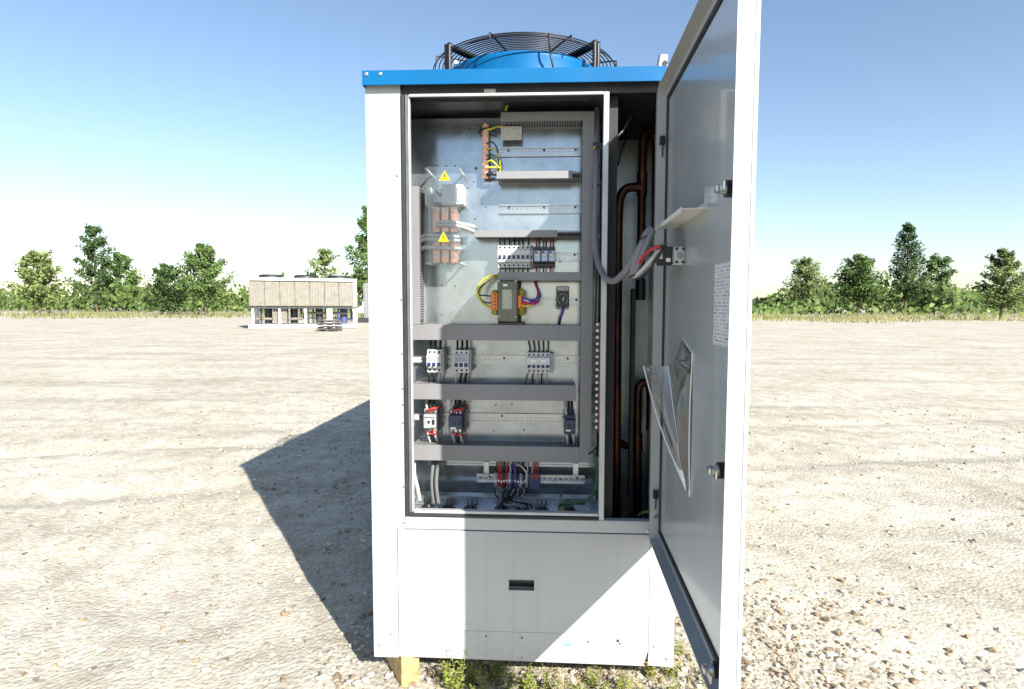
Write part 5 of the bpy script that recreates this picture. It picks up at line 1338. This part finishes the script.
# far scrub along the edge of the yard
sc = MB(); r = random.Random(11)
for _ in range(38000):
    x = r.uniform(-210, 230); y = 74 + r.random() ** 0.6 * 40 + 12 * noise.noise((x * 0.03, 0, 7))
    hgt = 3.6 + 4.2 * noise.noise((x * 0.045, 0.3, 0)) + 1.8 * noise.noise((x * 0.33, 1.3, 0))
    z = max(0.05, r.random() ** 0.7 * max(0.8, hgt))
    u = Vector((r.gauss(0, 1), r.gauss(0, 0.6), r.gauss(0, 1))).normalized(); v = u.cross(Vector((0.2, 1, 0.1))).normalized(); L = r.uniform(0.5, 1.3)
    q = Vector((x, y, z)); sc.k = r.choice((0, 0, 1))
    sc.add([q - u * L * 0.5, q + v * L * 0.3, q + u * L * 0.5, q - v * L * 0.3], [(0, 1, 2, 3)])
setting('scrub', sc, ['leaf_mid', 'leaf_pale'], 'stuff')
mg = MB(); mat('meadow', (0.17, 0.17, 0.06), 0.9, var=0.35, vscale=2.0)
for _ in range(11000):
    x = r.uniform(-60, 60); y = r.uniform(38, 74); L = r.uniform(0.3, 0.9) * (0.6 + noise.noise((x * 0.15, y * 0.1, 3)))
    if y < 50 + 12 * noise.noise((x * 0.06, 0, 0)) + 5 * noise.noise((x * 0.4, 0, 2)): continue
    a = r.uniform(-0.3, 0.3); w = 0.05
    mg.add([(x - w, y, 0), (x + w, y, 0), (x + a * L, y + r.uniform(-0.2, 0.2), L)], [(0, 1, 2)])
setting('meadow_grass', mg, 'meadow', 'stuff')

# distant chiller on legs
mat('coil_fins', (0.25, 0.24, 0.205), 0.6, var=0.08, vscale=3, metal=0.2)
mat('coil_dark', (0.17, 0.155, 0.125), 0.6, var=0.1)
mat('far_white', (0.6, 0.6, 0.59), 0.5, var=0.04); mat('far_blue', (0.05, 0.07, 0.19), 0.5, var=0.1)
ub = -10.32
uz1 = 2.77; uz0 = 1.20
CT = Matrix.Translation((ub, 30, 0)) @ Matrix.Rotation(math.radians(20), 4, 'Z')
ch = thing('chiller_unit', 'white chiller with grey-beige coil panels on legs across the yard', 'chiller', (ub, 30, 0))
LN = 5.6
part('top_cap', MB(CT).box(-LN, 0, -0.1, 2.2, uz1 - 0.16, uz1, 0.02), 'far_white', ch)
for k in range(7):
    x1 = -0.22 - k * 0.76
    o = part('coil_panel', MB(CT).box(x1 - 0.735, x1, 0.0, 0.06, uz0 + 0.06, uz1 - 0.19, 0.01), 'coil_fins', ch)
    q = MB(CT)
    for j in range(9): q.box(x1 - 0.70 + j * 0.08, x1 - 0.66 + j * 0.08, -0.012, -0.001, uz0 + 0.10, uz1 - 0.24)
    part('fin_strips', q, 'coil_dark', o)
part('end_panel', MB(CT).box(-0.21, 0, -0.03, 2.1, uz0, uz1 - 0.165, 0.01), 'far_white', ch)
part('inner_body', MB(CT).box(-LN + 0.05, -0.22, 0.08, 2.05, uz0 + 0.02, uz1 - 0.2), 'coil_fins', ch)
part('beam', MB(CT).box(-LN, 0, 0.0, 0.1, uz0 - 0.09, uz0 - 0.005), 'dark_metal', ch)
for k in range(5):
    x1 = -k * 1.33
    part('leg', MB(CT).box(x1 - (0.22, 0.30, 0.12, 0.12, 0.12)[k], x1, 0.0, 0.28, 0.25, uz0 - 0.095, 0.01), 'far_white', ch)
    part('leg', MB(CT).box(x1 - 0.22, x1, 1.8, 2.05, 0.25, uz0 - 0.095, 0.01), 'far_white', ch)
part('base_frame', MB(CT).box(-LN, -0.02, -0.05, 2.1, 0.02, 0.24, 0.02), 'far_white', ch)
for k in range(4):
    x1 = -0.72 - k * 1.33
    q = MB(CT).cyl((x1, 0.9, 0.3), (x1, 0.9, 1.25), 0.20, 0.20, 14).tube([(x1, 0.7, 1.1), (x1 + 0.35, 0.6, 1.3), (x1 + 0.42, 0.6, 0.5)], 0.06, 7).tube([(x1 - 0.3, 0.4, 0.3), (x1 - 0.3, 0.4, 1.3)], 0.05, 7)
    part('compressor', q, 'far_blue' if k == 0 else 'dark_metal', ch)
part('pipe_run', MB(CT).tube([(-LN + 0.3, 0.5, 0.55), (-3.0, 0.5, 0.55), (-2.8, 0.5, 0.85), (-0.5, 0.5, 0.85)], 0.07, 8, 3).box(-4.4, -3.7, 0.25, 0.7, 0.3, 1.3), 'coil_dark', ch)
for k in range(3):
    x1 = -0.95 - k * 1.8
    part('fan_ring', MB(CT).cyl((x1, 1.05, uz1), (x1, 1.05, uz1 + 0.17), 0.62, 0.60, 24).cyl((x1, 1.05, uz1 + 0.17), (x1, 1.05, uz1 + 0.21), 0.66, 0.5, 24), 'dark_metal', ch)
# dark pallet stack in front of it
ps = thing('pallet_stack', 'low dark stack of pallets in front of the distant chiller', 'pallets', (-10.70, 26.5, 0))
xa = -11.11; xb = -10.11
mat('old_wood', (0.085, 0.08, 0.075), 0.9, var=0.3, vscale=6)
for k in range(4):
    q = MB().box(xa, xb, 26.3, 27.1, 0.06 + k * 0.15, 0.10 + k * 0.15)
    for j in range(3): q.box(xa + j * (xb - xa - 0.1) / 2, xa + j * (xb - xa - 0.1) / 2 + 0.1, 26.32, 27.08, 0.0 + k * 0.15, 0.0595 + k * 0.15)
    part('pallet', q, 'old_wood', ps)
# grey container behind the cabinet edge
gx0 = -13.26
mat('far_grey', (0.22, 0.23, 0.24), 0.6, var=0.1)
gc = thing('container', 'tall grey container just showing at the left edge of the cabinet', 'container', (gx0 + 1.2, 40, 0))
q = MB().box(gx0, gx0 + 2.5, 40.0, 44.0, 0.35, 2.91)
xx = gx0 + 0.1
while xx < gx0 + 2.4:
    q.box(xx, xx + 0.12, 39.96, 39.999, 0.45, 2.76); xx += 0.26
part('wall', q, 'far_grey', gc)
part('skid', MB().box(gx0 - 0.35, gx0 + 2.7, 39.8, 44.1, 0.0, 0.34), 'dark_metal', gc)
# far house
hx = -29.94
mat('roof_red', (0.30, 0.11, 0.07), 0.8, var=0.2); mat('far_wall', (0.62, 0.60, 0.56), 0.8, var=0.05)
hs = thing('house', 'far pale house with a reddish roof beyond the yard', 'house', (hx + 4, 88, 0))
wl = part('wall', MB().box(hx, hx + 8, 85, 91, 0, 3.4), 'far_wall', hs)
part('roof', MB().prism([(84.4, 3.4), (91.6, 3.4), (88, 4.9)], 0, hx - 0.4, hx + 8.4), 'roof_red', hs)
for k in range(4):
    part('window', MB().box(hx + 0.7 + k * 1.9, hx + 1.6 + k * 1.9, 84.95, 85.02, 1.1, 2.4), 'dark_metal', wl)
